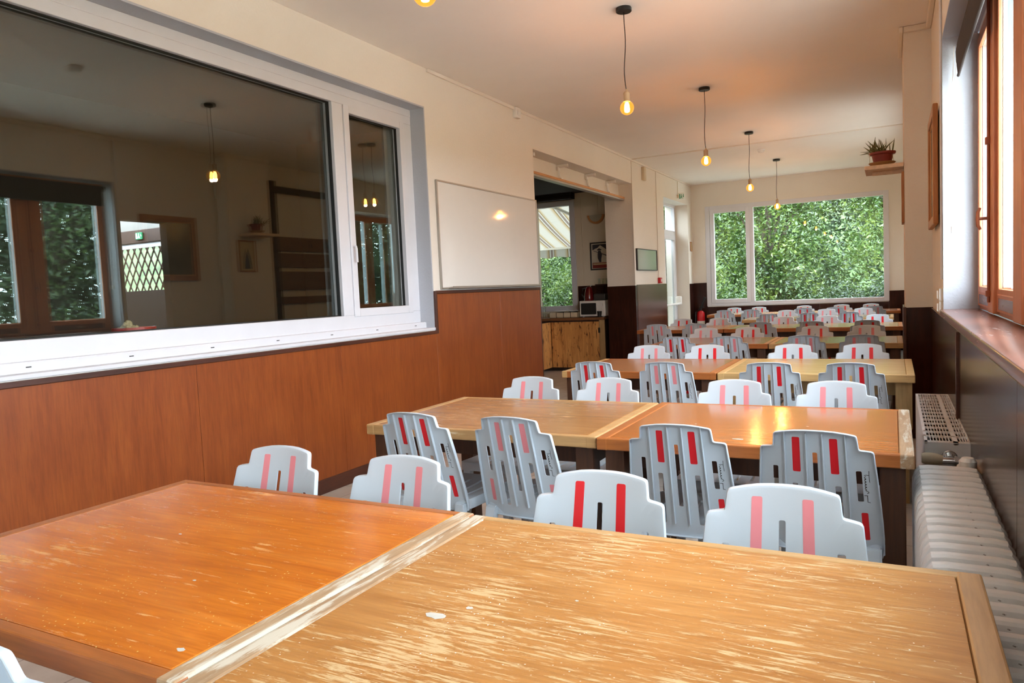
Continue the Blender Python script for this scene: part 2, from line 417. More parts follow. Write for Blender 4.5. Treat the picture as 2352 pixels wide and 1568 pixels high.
# neighbouring dim room behind the fixed window
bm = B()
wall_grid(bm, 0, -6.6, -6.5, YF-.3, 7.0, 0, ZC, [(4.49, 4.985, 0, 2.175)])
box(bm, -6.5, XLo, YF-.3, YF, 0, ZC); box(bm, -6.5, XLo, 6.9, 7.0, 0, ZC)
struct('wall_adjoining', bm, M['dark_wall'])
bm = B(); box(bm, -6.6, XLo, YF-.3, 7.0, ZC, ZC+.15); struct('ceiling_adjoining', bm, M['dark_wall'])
bm = B(); wall_grid(bm, 0, -9.9, -9.8, 2.5, 5.6, 0, 2.9, []); box(bm, -9.8, -6.6, 2.5, 2.6, 0, 2.9)
box(bm, -9.8, -6.6, 2.6, 4.7, 2.5, 2.6)
struct('wall_veranda', bm, M['render'])

# ---- panelling (dado)
def panel_run(bm, axis, t0, t1, a0, a1, z0, z1, seams):
    xs = [a0, *seams, a1]
    for p, q in zip(xs, xs[1:]):
        if axis == 0: box(bm, t0, t1, p+.0012, q-.0012, z0, z1, .001, 1)
        else: box(bm, p+.0012, q-.0012, t0, t1, z0, z1, .001, 1)
bm = B()
panel_run(bm, 0, XL, XL+.014, YF, 5.235, 0, 1.0, [-1.6, -.4, .8, 1.62, 2.79, 4.0])
panel_run(bm, 0, XL, XL+.014, 5.235, 7.335, 0, 1.335, [6.4])
struct('trim_3', bm, M['dado'])
bm = B()
box(bm, XL, XL+.024, YF, 5.262, .996, 1.024, .004); box(bm, XL, XL+.024, 5.235, 5.262, 1.02, 1.362, .004)
box(bm, XL, XL+.024, 5.262, 7.34, 1.335, 1.364, .004); box(bm, XL-.02, XL+.016, 7.335, 7.352, 0, 1.36, .003)
struct('trim_4', bm, M['trim_dark'])
bm = B(); box(bm, XL, XL+.022, YF, 7.335, 0, .1, .003); struct('baseboard_left', bm, M['trim_dark'])
bm = B()
panel_run(bm, 1, 10.736, 10.75, XLo, XL+.012, 0, 1.34, []); panel_run(bm, 0, XL, XL+.012, 10.736, 10.83, 0, 1.34, [])
struct('trim_5', bm, M['dado_dark'])
bm = B(); panel_run(bm, 0, XL, XL+.014, 10.832, 12.46, 0, 1.35, []); struct('trim_6', bm, M['dado_mid'])
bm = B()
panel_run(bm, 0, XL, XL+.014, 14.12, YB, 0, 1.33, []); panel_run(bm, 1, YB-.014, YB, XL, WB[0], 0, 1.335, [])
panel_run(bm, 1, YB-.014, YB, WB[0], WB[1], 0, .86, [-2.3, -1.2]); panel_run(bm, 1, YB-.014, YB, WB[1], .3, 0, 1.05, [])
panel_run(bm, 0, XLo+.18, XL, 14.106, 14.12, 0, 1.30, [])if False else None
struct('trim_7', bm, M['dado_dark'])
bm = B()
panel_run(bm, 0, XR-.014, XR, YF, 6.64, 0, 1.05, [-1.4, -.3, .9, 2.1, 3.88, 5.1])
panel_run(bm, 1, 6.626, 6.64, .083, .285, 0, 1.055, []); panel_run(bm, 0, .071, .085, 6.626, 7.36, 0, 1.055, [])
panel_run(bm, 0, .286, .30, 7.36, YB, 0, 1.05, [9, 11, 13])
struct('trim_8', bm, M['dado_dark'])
bm = B(); box(bm, XR-.026, XR-.01, 3.865, 3.895, 0, 1.05, .003); box(bm, .066, .09, 6.618, 6.642, 0, 1.06, .003)
struct('trim_9', bm, M['trim_dark'])
# right window sill
bm = B(); box(bm, XR-.022, .46, .72, 5.25, 1.055, 1.095, .008, 3); o = struct('trim_10', bm, M['sill_wood'], None, True)
bm = B(); box(bm, XR-.022, .46, -2.7, -.35, 1.055, 1.095, .008, 3); struct('trim_11', bm, M['sill_wood'], None, True)

# ---- window 1 : big fixed light with an opening sash (left wall)
w1 = bpy.data.objects.new('window_1', None); COL.objects.link(w1); w1.location = (-3.66, 3.0, 1.08); w1['kind'] = 'structure'
bm = B(); fx0, fx1 = -3.72, -3.632
box(bm, fx0, fx1, .35, 5.238, 1.075, 1.20, .004); box(bm, fx0, fx1, .35, 5.238, 2.775, 2.908, .004)
box(bm, fx0, fx1, 5.125, 5.238, 1.2, 2.775, .004); box(bm, fx0, fx1, 4.245, 4.36, 1.2, 2.775, .004); box(bm, fx0, fx1, .35, .43, 1.2, 2.775, .004)
box(bm, fx0+.02, fx1+.006, .36, 5.23, 2.84, 2.9, .003)
box(bm, fx1-.01, fx1+.055, .36, 5.225, 1.082, 1.10, .003)      # drip ledge in front of the frame
obj('window_frame', bm, M['pvc'], w1)
bm = B(); box(bm, -3.66, XL+.008, .36, 5.24, 1.028, 1.05, .004); box(bm, -3.60, -3.575, .36, 5.235, 1.045, 1.095, .003); obj('window_sill', bm, M['pvc'], w1)
bm = B()
for k in range(9): box(bm, -3.5745, -3.5735, .9+k*.52, .925+k*.52, 1.072, 1.077)
obj('drain_slots', bm, M['black'], w1)
bm = B(); rect_frame(bm, 0, -3.700, -3.622, 4.362, 5.122, 1.188, 2.775, .06, .004, .062, .055); s1 = obj('sash', bm, M['pvc'], w1)
bm = B(); rect_frame(bm, 0, -3.69, -3.66, .425, 4.252, 1.195, 2.782, .012, .001); rect_frame(bm, 0, -3.685, -3.66, 4.415, 5.07, 1.242, 2.727, .01, .001); obj('gasket', bm, M['gasket'], w1)
bm = B(); tube(bm, [(-3.615, 4.386, 1.72), (-3.60, 4.386, 1.72), (-3.595, 4.386, 1.70), (-3.595, 4.386, 1.60)], .009, 8); obj('handle', bm, M['pvc'], s1, True)
bm = B(); pane(bm, 0, -3.69, .42, 4.255, 1.19, 2.785); obj('pane', bm, M['glass_big'], w1)
bm = B(); pane(bm, 0, -3.69, 4.40, 5.08, 1.24, 2.735); obj('pane', bm, M['glass_big'], w1)
bm = B(); v = [bm.verts.new(p) for p in ((-3.714, .42, 1.19), (-3.714, 4.255, 1.19), (-3.7135, 4.255, 2.785), (-3.7135, .42, 2.785))]; bm.faces.new(v); obj('pane', bm, M['glass_big'], w1)
bm = B(); v = [bm.verts.new(p) for p in ((-3.705, 4.40, 1.24), (-3.713, 5.08, 1.24), (-3.713, 5.08, 2.735), (-3.705, 4.40, 2.735))]; bm.faces.new(v); obj('pane', bm, M['glass_big'], w1)

# ---- window 2 : wooden casements in the right wall
def wood_window(name, y0, y1, leaves, xf=.463, z0=1.095, z1=2.728, handle_at=None):
    w = bpy.data.objects.new(name, None); COL.objects.link(w); w.location = (xf, (y0+y1)/2, z0); w['kind'] = 'structure'
    bm = B(); rect_frame(bm, 0, xf, xf+.02, y0, y1, z0, z1, .05, .004, .02, .05); obj('window_frame', bm, M['win_wood'], w)
    bm = B(); rect_frame(bm, 0, xf+.052, xf+.135, y0-.02, y1+.02, z0-.02, z1, .05, .003)
    for a, b in zip(leaves, leaves[1:]): box(bm, xf+.07, xf+.12, a[0]-.09, a[0]-.02, z0, z1, .003)
    obj('outer_frame', bm, M['win_white'], w)
    for i, (a, b) in enumerate(leaves):
        bm = B(); rect_frame(bm, 0, xf-.012, xf+.006, a, b, z0+.02, z1-.05, .055, .004, .115, .06)
        # sloping bead above the apron
        prism(bm, [(xf-.02, z0+.108), (xf+.02, z0+.14), (xf+.02, z0+.1), (xf-.02, z0+.1)], 1, a+.05, b-.05)if False else None
        lf = obj('casement', bm, M['win_wood'], w)
        bm = B(); rect_frame(bm, 0, xf+.007, xf+.05, a+.003, b-.003, z0+.02, z1-.05, .05, .003, .11, .055); obj('outer_casement', bm, M['win_white'], lf)
        bm = B()
        v = [(xf-.016, z0+.105), (xf+.012, z0+.142), (xf+.02, z0+.142), (xf+.02, z0+.1)]
        vv = [[bm.verts.new((p[0], y, p[1])) for p in v] for y in (a+.05, b-.05)]
        for k in range(4): bm.faces.new((vv[0][k], vv[0][(k+1) % 4], vv[1][(k+1) % 4], vv[1][k]))
        obj('glazing_bead', bm, M['win_wood'], lf)
        bm = B(); box(bm, xf-.014, xf-.011, a+.07, b-.07, z0+.035, z0+.09, .001, 1); obj('apron_panel', bm, M['sill_wood'], lf)
        bm = B(); pane(bm, 0, xf+.008, a+.05, b-.05, z0+.13, z1-.105); obj('pane', bm, M['glass'], lf)
        bm = B()
        for zz in (1.35, 1.72, 2.08, 2.42):
            for yy in (a+.028, b-.028): lathe(bm, [(0, .004), (.005, .002), (.007, 0)], (0, 0, 0), 8); bmesh.ops.transform(bm, matrix=Matrix.Translation((xf-.012, yy, zz)) @ Matrix.Rotation(R(-90), 4, 'Y'), verts=bm.verts[-17:])
        obj('screw_caps', bm, M['win_wood'], lf)
    for a, b in zip(leaves, leaves[1:]):
        lo, hi = b[1], a[0]
        bm = B(); box(bm, xf-.03, xf+.05, lo-.004, hi+.004, z0+.01, z1-.03, .006); mu = obj('mullion', bm, M['win_wood'], w)
    if handle_at:
        bm = B(); cyl(bm, (xf-.03, handle_at, 1.585), (xf-.075, handle_at, 1.585), .008)
        tube(bm, [(xf-.07, handle_at, 1.64), (xf-.079, handle_at, 1.62), (xf-.081, handle_at, 1.585), (xf-.079, handle_at, 1.55), (xf-.068, handle_at, 1.53)], [.006, .008, .009, .008, .006], 8)
        obj('handle', bm, M['win_wood_dark'], w, True)
        bm = B(); tube(bm, [(xf-.036, handle_at-.02, 1.16), (xf-.036, handle_at-.02, 2.68)], .007, 8); box(bm, xf-.05, xf-.03, handle_at-.035, handle_at-.005, 1.19, 1.22, .002)
        box(bm, xf-.05, xf-.03, handle_at-.035, handle_at-.005, 1.95, 1.985, .002); obj('locking_bar', bm, M['win_wood_dark'], w)
    return w
wood_window('window_2', .76, 5.24, [(4.5, 5.2), (3.6, 4.3), (2.68, 3.38), (1.76, 2.46), (.8, 1.54)], handle_at=4.42)
wood_window('window_3', -2.69, -.36, [(-1.12, -.4), (-1.88, -1.16), (-2.65, -1.92)])
wood_window('window_4', 9.11, 11.59, [(10.8, 11.55), (9.98, 10.72), (9.15, 9.9)], xf=.5)
# ---- window 5 : PVC window in the back wall
w5 = bpy.data.objects.new('window_5', None); COL.objects.link(w5); w5.location = (-1.6, YB, .87); w5['kind'] = 'structure'
bm = B(); y0, y1 = YB-.015, YB+.07
rect_frame(bm, 1, y0, y1, WB[0]-.01, WB[1]+.01, .872, 2.803, .085, .004, .075, .085); box(bm, -2.45, -2.335, y0, y1, .95, 2.72, .004)
obj('window_frame', bm, M['pvc'], w5)
bm = B(); rect_frame(bm, 1, y0-.012, y1-.01, -3.14, -2.40, .93, 2.735, .075, .005); obj('sash', bm, M['pvc'], w5)
bm = B(); pane(bm, 1, YB+.03, -3.08, -2.45, .99, 2.68); obj('pane', bm, M['glass'], w5)
bm = B(); pane(bm, 1, YB+.03, -2.34, -.12, .93, 2.74); obj('pane', bm, M['glass'], w5)
# ---- window 6 : kitchen window
w6 = bpy.data.objects.new('window_6', None); COL.objects.link(w6); w6.location = (-5.12, KY, .97); w6['kind'] = 'structure'
bm = B(); rect_frame(bm, 1, KY-.02, KY+.07, -5.52, -4.715, .96, 2.815, .09, .004); obj('window_frame', bm, M['pvc'], w6)
bm = B(); pane(bm, 1, KY+.03, -5.45, -4.79, 1.03, 2.74); obj('pane', bm, M['glass_dim'], w6)
bm = B(); box(bm, -5.75, -4.70, KY-.16, KY-.001, 2.822, 2.86, .005); box(bm, -5.75, -4.70, KY-.14, KY-.001, 2.86, 2.92, .003); obj('shutter_box', bm, M['dark_ceiling'], w6)
# ---- glazed door at the far end of the left wall
d1 = bpy.data.objects.new('door_1', None); COL.objects.link(d1); d1.location = (-3.76, 13.29, 0); d1['kind'] = 'structure'
bm = B(); rect_frame(bm, 0, -3.80, -3.73, 12.46, 14.12, 0, 2.842, .06, .004, .03, .05); box(bm, -3.80, -3.73, 12.52, 14.06, 2.27, 2.35, .004); obj('door_frame', bm, M['pvc'], d1)
bm = B(); rect_frame(bm, 0, -3.79, -3.72, 12.52, 14.06, .03, 2.27, .085, .005, .30, .09); box(bm, -3.79, -3.72, 13.26, 13.32, .3, 2.2, .003); dl = obj('door_leaf', bm, M['pvc'], d1)
bm = B(); pane(bm, 0, -3.755, 12.58, 14.0, .3, 2.2); obj('pane', bm, M['glass_dim'], dl)
bm = B(); pane(bm, 0, -3.765, 12.5, 14.07, 2.34, 2.8); obj('pane', bm, M['glass_dim'], d1)
bm = B(); box(bm, -3.72, -3.62, 13.92, 14.04, .93, 1.10, .02); box(bm, -3.72, -3.62, 12.56, 12.68, .93, 1.10, .02); tube(bm, [(-3.64, 12.6, 1.0), (-3.62, 12.66, .96), (-3.62, 13.94, .96), (-3.64, 14.0, 1.0)], .02, 10); obj('panic_bar', bm, M['white_pl'], dl, True)

# ---- header board with rail across the kitchen opening
bm = B(); box(bm, -3.72, -3.70, 7.335, 10.75, 2.65, 2.876); struct('trim_12', bm, M['wall'])
rail = thing('curtain_rail', 'long pale wooden rail with white brackets across the kitchen opening', 'rail', (-3.66, 9.04, 2.63))
bm = B(); box(bm, -3.70, -3.605, 7.34, 10.76, 2.655, 2.685, .003); obj('rail_board', bm, M['beech'], rail)
bm = B(); box(bm, -3.69, -3.61, 7.34, 10.76, 2.632, 2.655, .002); obj('track', bm, M['alu'], rail)
for yb in (7.5, 8.45, 9.4, 10.2):
    bm = B(); box(bm, -3.70, -3.55, yb-.02, yb+.02, 2.835, 2.872, .006); box(bm, -3.70, -3.665, yb-.028, yb+.028, 2.80, 2.85, .006)
    tube(bm, [(-3.68, yb-.014, 2.81), (-3.66, yb-.014, 2.69)], .006, 6); tube(bm, [(-3.68, yb+.014, 2.81), (-3.66, yb+.014, 2.69)], .006, 6); box(bm, -3.69, -3.63, yb-.03, yb+.03, 2.685, 2.71, .004)
    obj('bracket', bm, M['white_pl'], rail)

# ---- ceiling and wall cable trunking
bm = B(); box(bm, XL, .30, 10.74, 10.765, ZC-.012, ZC, .003); box(bm, XL, XL+.014, 10.735, 10.755, 1.35, ZC, .003); box(bm, XL+.0, XL+.012, 12.02, 12.035, 1.42, ZC, .003)
box(bm, XL, XL+.02, 5.3, 14.4, ZC-.03, ZC, .004)
struct('trim_13', bm, M['wall'])
bm = B(); box(bm, .052, .084, 6.60, 7.36, ZC-.045, ZC-.001, .006); box(bm, .085, XR-.001, 6.605, 6.639, ZC-.043, ZC-.001, .006); box(bm, XR-.035, XR-.001, YF, 6.604, ZC-.044, ZC-.001, .006)
struct('trim_14', bm, M['wall'])

# ------------------------------------------------------------------ chairs
TOP = .84
def back_x(x, t): return x*(1+.12*min(max(t, 0), .5)/.4)
def back_y(x, z):
    """depth of the backrest surface: leaning, curved about the vertical"""
    k = (z-.45)/.39
    return -.10*k + .012*(1-k)*(1-k)*0 - .026*(1-(x/.18)**2)*1.0 + .026
def outline():
    r = [(0, .8405), (.03, .840), (.06, .838), (.09, .8335), (.112, .8292), (.119, .8272), (.1232, .8238), (.1250, .818),
         (.1275, .797), (.1288, .7845), (.1304, .7805), (.1340, .7788), (.150, .7768), (.163, .7748), (.1685, .7722), (.1715, .7665),
         (.1745, .735), (.179, .69), (.1835, .64), (.188, .58), (.192, .52), (.194, .47), (.193, .43), (.188, .405)]
    return r + [(-x, z) for x, z in r[:0:-1]]
def rrect(x0, x1, z0, z1, r=.004):
    P = []
    for cx, cz, a0 in ((x1-r, z1-r, 0), (x0+r, z1-r, 90), (x0+r, z0+r, 180), (x1-r, z0+r, 270)):
        for k in range(4):
            a = math.radians(a0+30*k); P.append((cx+r*math.cos(a), cz+r*math.sin(a)))
    return P
def slot(xc, w, t0, t1, r=.004):
    return [(back_x(x, TOP-z), z) for x, z in rrect(xc-w/2, xc+w/2, TOP-t1, TOP-t0, r)]
INLAYS = [slot(s*x, w, a, b) for s in (-1, 1) for x, w, a, b in ((.0555, .0235, .027, .148), (.128, .018, .278, .375))]
SLOTS = [slot(0, .0145, .077, .315)] + [slot(s*x, w, a, b) for s in (-1, 1) for x, w, a, b in ((.062, .0175, .19, .385), (.1205, .0165, .134, .24))]
def offset_poly(P, d):
    n = len(P); out = []
    for i in range(n):
        a, b, c = Vector(P[i-1]), Vector(P[i]), Vector(P[(i+1) % n])
        t1, t2 = (b-a).normalized(), (c-b).normalized()
        n1, n2 = Vector((t1.y, -t1.x)), Vector((t2.y, -t2.x))
        m = n1+n2; m = m/max(m.length_squared/2, .35)
        out.append(tuple(b+m*d))
    return out
def area(P): return sum(P[i-1][0]*P[i][1]-P[i][0]*P[i-1][1] for i in range(len(P)))/2
def chair_back():
    O = outline()
    if area(O) < 0: O = O[::-1]
    # coordinates here: x, z, d  (d = distance behind the front face)
    ins = offset_poly(O, -.006); inn = offset_poly(O, -.0032); inp = offset_poly(O, -.0045)
    bm = B()
    def V(p, d): return bm.verts.new((p[0], d, p[1]))
    n = len(O)
    rings = [(ins, 0), (offset_poly(O, -.0018), .0012), (O, .005), (O, .017), (offset_poly(O, -.0012), .0185), (inn, .0185), (inp, .0045)]
    rv = [[V(p, d) for p in P] for P, d in rings]
    for a, b in zip(rv, rv[1:]):
        for i in range(n): bm.faces.new((a[i], a[(i+1) % n], b[(i+1) % n], b[i]))
    holes = SLOTS+INLAYS
    for P, d, ring in ((ins, 0, rv[0]), (inp, .0045, rv[-1])):
        loops = [[Vector((p[0], p[1], 0)) for p in P]]+[[Vector((p[0], p[1], 0)) for p in h] for h in holes]
        hv = [[V(p, d) for p in h] for h in holes]
        flat = list(ring)+[v for h in hv for v in h]
        for t in tessellate_polygon(loops):
            try: bm.faces.new([flat[i] for i in t])
            except ValueError: pass
        if d == 0: fr = hv
        else:
            for h0, h1 in zip(fr, hv):
                k = len(h0)
                for i in range(k): bm.faces.new((h0[i], h0[(i+1) % k], h1[(i+1) % k], h1[i]))
    # ribs behind
    for x in (-.090, -.0245, .0245, .090):
        t1 = .385
        pts = []
        for t in (.012, .1, .2, .3, t1): pts.append((back_x(x, t), TOP-t))
        for (xa, za), (xb, zb) in zip(pts, pts[1:]):
            hexa(bm, [(xa-.0016, .0042, za), (xa+.0016, .0042, za), (xa+.001, .016, za), (xa-.001, .016, za),
                      (xb-.0016, .0042, zb), (xb+.0016, .0042, zb), (xb+.001, .016, zb), (xb-.001, .016, zb)])
    for k in range(-8, 9):
        bmesh.ops.bisect_plane(bm, geom=bm.verts[:]+bm.edges[:]+bm.faces[:], plane_co=(k*.022+.003, 0, 0), plane_no=(1, 0, 0))
    for v in bm.verts:
        x, d, z = v.co; v.co = (x, back_y(x, z)-d, z)
    return bm
def inlay_bm(P, d0=-.0012, d1=.011):
    bm = B(); P = offset_poly(P, .0003) if area(P) > 0 else P
    a = [bm.verts.new((p[0], d0, p[1])) for p in P]; b = [bm.verts.new((p[0], d1, p[1])) for p in P]; n = len(P)
    bm.faces.new(a); bm.faces.new(b[::-1])
    for i in range(n): bm.faces.new((a[i], a[(i+1) % n], b[(i+1) % n], b[i]))
    for v in bm.verts:
        x, d, z = v.co; v.co = (x, back_y(x, z)-d*.35, z)
    return bm
def chair_seat():
    bm = B()
    O = []
    for cx, cy, a0 in ((.162, .375, 0), (-.162, .375, 90), (-.160, .048, 180), (.160, .048, 270)):
        for k in range(5): a = math.radians(a0+22.5*k); O.append((cx+.03*math.cos(a), cy+.03*math.sin(a)))
    hs = []
    for x in (-.12, -.06, 0, .06, .12): hs.append([(x*1.02+sx*.007+(.06*x if yy > .2 else 0), yy) for sx, yy in ((-1, .08), (1, .08), (1, .33), (-1, .33))])
    def zz(x, y): return .452-.012*math.cos(x*6)*max(0, math.sin(math.pi*min(1, max(0, (y+.02)/.42))))+.0
    rings = [(O, .002), (offset_poly(O, .004) if area(O) > 0 else O, -.006), (offset_poly(O, .004), -.04), (offset_poly(O, -.002), -.04), (offset_poly(O, -.004), -.006)]
    rv = [[bm.verts.new((p[0], p[1], d)) for p in P] for P, d in rings]; n = len(O)
    for a, b in zip(rv, rv[1:]):
        for i in range(n): bm.faces.new((a[i], a[(i+1) % n], b[(i+1) % n], b[i]))
    for ring, P, d in ((rv[0], O, .002), (rv[-1], rings[-1][0], -.006)):
        loops = [[Vector((p[0], p[1], 0)) for p in P]]+[[Vector((p[0], p[1], 0)) for p in h] for h in hs]
        hv = [[bm.verts.new((p[0], p[1], d)) for p in h] for h in hs]; flat = list(ring)+[v for h in hv for v in h]
        for t in tessellate_polygon(loops):
            try: bm.faces.new([flat[i] for i in t])
            except ValueError: pass
        if d > 0: fr = hv
        else:
            for h0, h1 in zip(fr, hv):
                for i in range(4): bm.faces.new((h0[i], h0[(i+1) % 4], h1[(i+1) % 4], h1[i]))
    for k in range(-4, 5): bmesh.ops.bisect_plane(bm, geom=bm.verts[:]+bm.edges[:]+bm.faces[:], plane_co=(k*.045+.002, 0, 0), plane_no=(1, 0, 0))
    for k in range(0, 9): bmesh.ops.bisect_plane(bm, geom=bm.verts[:]+bm.edges[:]+bm.faces[:], plane_co=(0, k*.045+.003, 0), plane_no=(0, 1, 0))
    for v in bm.verts: v.co.z += zz(v.co.x, v.co.y)
    return bm
def chair_leg(sx, front):
    bm = B()
    if front: top = (sx*.160, .37); bot = (sx*.180, .40)
    else: top = (sx*.160, .015); bot = (sx*.180, -.075)
    ztop = .44
    w0, w1, th = .05, .03, .035
    def q(c, w, t, z): return [(c[0]-w/2, c[1]-t/2, z), (c[0]+w/2, c[1]-t/2, z), (c[0]+w/2, c[1]+t/2, z), (c[0]-w/2, c[1]+t/2, z)]
    hexa(bm, q(bot, w1, .026, 0)+q(top, w0, th, ztop))
    bmesh.ops.bevel(bm, geom=[e for e in bm.edges], offset=.005, segments=2, affect='EDGES'); return bm
def writing_bm():
    """handwritten marker word running down the right edge of the rear face, letters turned a quarter"""
    S = []   # strokes in (u along the word, v up)
    S.append([(0, .9), (.22, .86), (.42, .92)]); S.append([(.16, .88), (.15, .4), (.16, 0)])        # T
    x = .2
    for a in range(5):
        S.append([(x, .32), (x+.02, .05), (x+.06, .03), (x+.09, .30), (x+.10, .05)]); x += .10
    S.append([(.72, .06), (.75, .5), (.80, .62)]); S.append([(.79, .62), (.83, .3)])                   # d
    S.append([(.90, -.25), (.90, .3), (.91, .42)]); S.append([(.90, .30), (1.0, .32), (1.14, .30)]); S.append([(1.14, .3), (1.15, .62), (1.16, .75)])   # L
    bm = B(); L, Hh = .105, .019
    for st in S:
        P = []
        for u, v in st:
            z = TOP-.132-u*L*.9; x = back_x(.1345+v*Hh*.8, TOP-z)
            P.append(Vector((x, back_y(x, z)-.0052, z)))
        for a, b in zip(P, P[1:]):
            d = (b-a); nn = Vector((d.z, 0, -d.x)).normalized()*.0008
            bm.faces.new([bm.verts.new(p) for p in (a-nn, b-nn, b+nn, a+nn)])
    return bm
CH = {}
def build_proto(pink, rear):
    t = thing('resin_chair', 'proto', 'chair')
    b = obj('backrest', chair_back(), M['chair'], t, True, angle=35) if 'b' not in CH else bpy.data.objects.new('backrest', CH['b'])
    if 'b' not in CH: CH['b'] = b.data
    else: COL.objects.link(b); b.parent = t
    for i, P in enumerate(INLAYS):
        key = ('i', i, pink)
        if key not in CH: o = obj('inlay', inlay_bm(P), M['chair_pink' if pink else 'chair_red'], t); CH[key] = o.data
        else: o = bpy.data.objects.new('inlay', CH[key]); COL.objects.link(o); o.parent = t
        o['label'] = 'faded pink inlay strip' if pink else 'bright red inlay strip'
    for key, fn, nm in (('s', chair_seat, 'seat'), ('l0', lambda: chair_leg(-1, True), 'leg'), ('l1', lambda: chair_leg(1, True), 'leg'), ('l2', lambda: chair_leg(-1, False), 'leg'), ('l3', lambda: chair_leg(1, False), 'leg')):
        if key not in CH: o = obj(nm, fn(), M['chair'], t, True, angle=35); CH[key] = o.data
        else: o = bpy.data.objects.new(nm, CH[key]); COL.objects.link(o); o.parent = t
    if rear:
        if 'w' not in CH: o = obj('marker_writing', writing_bm(), M['ink'], t); CH['w'] = o.data
        else: o = bpy.data.objects.new('marker_writing', CH['w']); COL.objects.link(o); o.parent = t
        o['label'] = 'handwritten black marker word'
    return t
ORD = ['first', 'second', 'third', 'fourth', 'fifth']
ROWN = {1: 'front', 2: 'second', 3: 'third', 4: 'fourth', 5: 'fifth', 6: 'sixth', 7: 'back'}
# row: side, y of the backrest top, [(x, pink?)]
CHAIRS = [
    (1, 'near', .565, [(-1.285, 0)]),
    (1, 'far', 1.775, [(-1.82, 1), (-1.315, 1), (-.685, 0), (-.235, 1)]),
    (2, 'near', 2.475, [(-1.80, 0), (-1.335, 1), (-.68, 0), (-.23, 0)]),
    (2, 'far', 3.68, [(-1.81, 1), (-1.355, 1), (-.70, 1), (-.24, 1)]),
    (3, 'near', 4.505, [(-1.77, 0), (-1.29, 1), (-.66, 0), (-.22, 0)]),
    (3, 'far', 5.78, [(-1.77, 1), (-1.30, 0), (-.67, 0), (-.20, 0)]),
    (4, 'near', 6.71, [(-1.80, 0), (-1.33, 1), (-.69, 1), (-.24, 1)]),
    (4, 'far', 8.0, [(-1.81, 1), (-1.37, 0), (-.71, 0), (-.24, 1)]),
    (5, 'near', 8.94, [(-2.64, 1), (-2.15, 1), (-1.39, 0), (-.83, 0), (-.26, 0)]),
    (5, 'far', 10.21, [(-2.63, 0), (-2.13, 1), (-1.29, 1), (-.76, 1), (-.18, 0)]),
    (6, 'near', 11.15, [(-1.62, 1), (-1.07, 0), (-.55, 0)]),
    (6, 'far', 12.40, [(-1.52, 1), (-.93, 1), (-.41, 1)]),
    (7, 'near', 13.12, [(-2.65, 1), (-2.19, 1), (-1.34, 0), (-.86, 0), (-.28, 1)]),
    (7, 'far', 14.23, [(-2.68, 0), (-2.23, 0), (-1.44, 0), (-.82, 0), (-.35, 0)]),
]
PROTO = {}
for row, side, y, xs in CHAIRS:
    for i, (x, pink) in enumerate(xs):
        key = (pink, side == 'near')
        first = key not in PROTO
        if first: PROTO[key] = build_proto(pink, side == 'near')
        r = random.Random(row*100+i+(50 if side == 'far' else 0))
        a = r.uniform(-.05, .05)
        rz = a if side == 'near' else math.pi+a
        off = .10
        loc = (x+off*math.sin(a)*(-1 if side == 'near' else 1), y+off if side == 'near' else y-off, 0)
        n = f'{ORD[i]} from the wood-panelled wall' if len(xs) > 1 else 'mostly out of view'
        lab = f"grey plastic chair, {'pink' if pink else 'red'} strips, {side} side of {ROWN[row]} table row, {ORD[i]} from panelled wall"
        if len(xs) == 1: lab = 'grey plastic chair at the near left of the front table, only shoulder and seat showing'
        grp = f'grey chairs on the {side} side of the {ROWN[row]} table row'
        if first:
            o = PROTO[key]; o.location = loc; o.rotation_euler = (0, 0, rz); o['label'] = lab; o['group'] = grp
        else: dup(PROTO[key], loc, rz, lab, grp)

# ------------------------------------------------------------------ tables
def w_(*a, **k): return wood(*a, **k)
TW = {
 'orange': w_('orange_varnished_top', s2l(178, 92, 20), s2l(212, 122, 32), s2l(222, 140, 56), rough=.24, worn=s2l(210, 158, 92), wear=.42, wstretch=20, speck=s2l(244, 214, 130), coat=.1),
 'worn': w_('worn_pale_top', s2l(160, 104, 50), s2l(184, 130, 72), s2l(192, 142, 86), rough=.36, worn=s2l(198, 166, 120), wear=.57, wstretch=34, spec=.3, speck=s2l(226, 220, 206)),
 'tan': w_('tan_worn_top', s2l(152, 102, 54), s2l(174, 124, 72), s2l(182, 134, 82), rough=.24, worn=s2l(208, 168, 112), wear=.40, wstretch=24),
 'amber': w_('amber_glossy_top', s2l(162, 88, 30), s2l(186, 108, 40), s2l(192, 118, 48), rough=.17, worn=s2l(216, 170, 108), wear=.14, coat=.25),
 'brown': w_('brown_varnished_top', s2l(150, 92, 46), s2l(176, 116, 64), s2l(184, 128, 76), rough=.22, worn=s2l(200, 160, 108), wear=.12),
 'pale': w_('pale_birch_top', s2l(176, 140, 88), s2l(200, 166, 112), s2l(206, 174, 122), rough=.24),
 'rose': w_('rosy_brown_top', s2l(140, 88, 58), s2l(160, 106, 72), s2l(166, 114, 80), rough=.2),
 'olive': w_('greyed_oak_top', s2l(140, 116, 74), s2l(164, 138, 92), s2l(170, 146, 100), rough=.2),
}
TE = {
 'orange': w_('orange_edge', s2l(150, 84, 36), s2l(178, 106, 50), rough=.35, worn=s2l(196, 150, 96), wear=.25),
 'worn': w_('scuffed_edge', s2l(172, 132, 84), s2l(196, 156, 104), rough=.45, worn=s2l(214, 196, 164), wear=.4),
 'white': w_('paint_scraped_edge', s2l(150, 116, 84), s2l(180, 150, 116), axis=1, rough=.5, worn=s2l(196, 186, 168), wear=.72, wstretch=12),
 'plain': w_('smooth_blond_edge', s2l(168, 124, 78), s2l(184, 142, 94), axis=1, rough=.4),
 'pale': w_('pale_birch_edge', s2l(190, 152, 96), s2l(208, 172, 116), rough=.4),
}
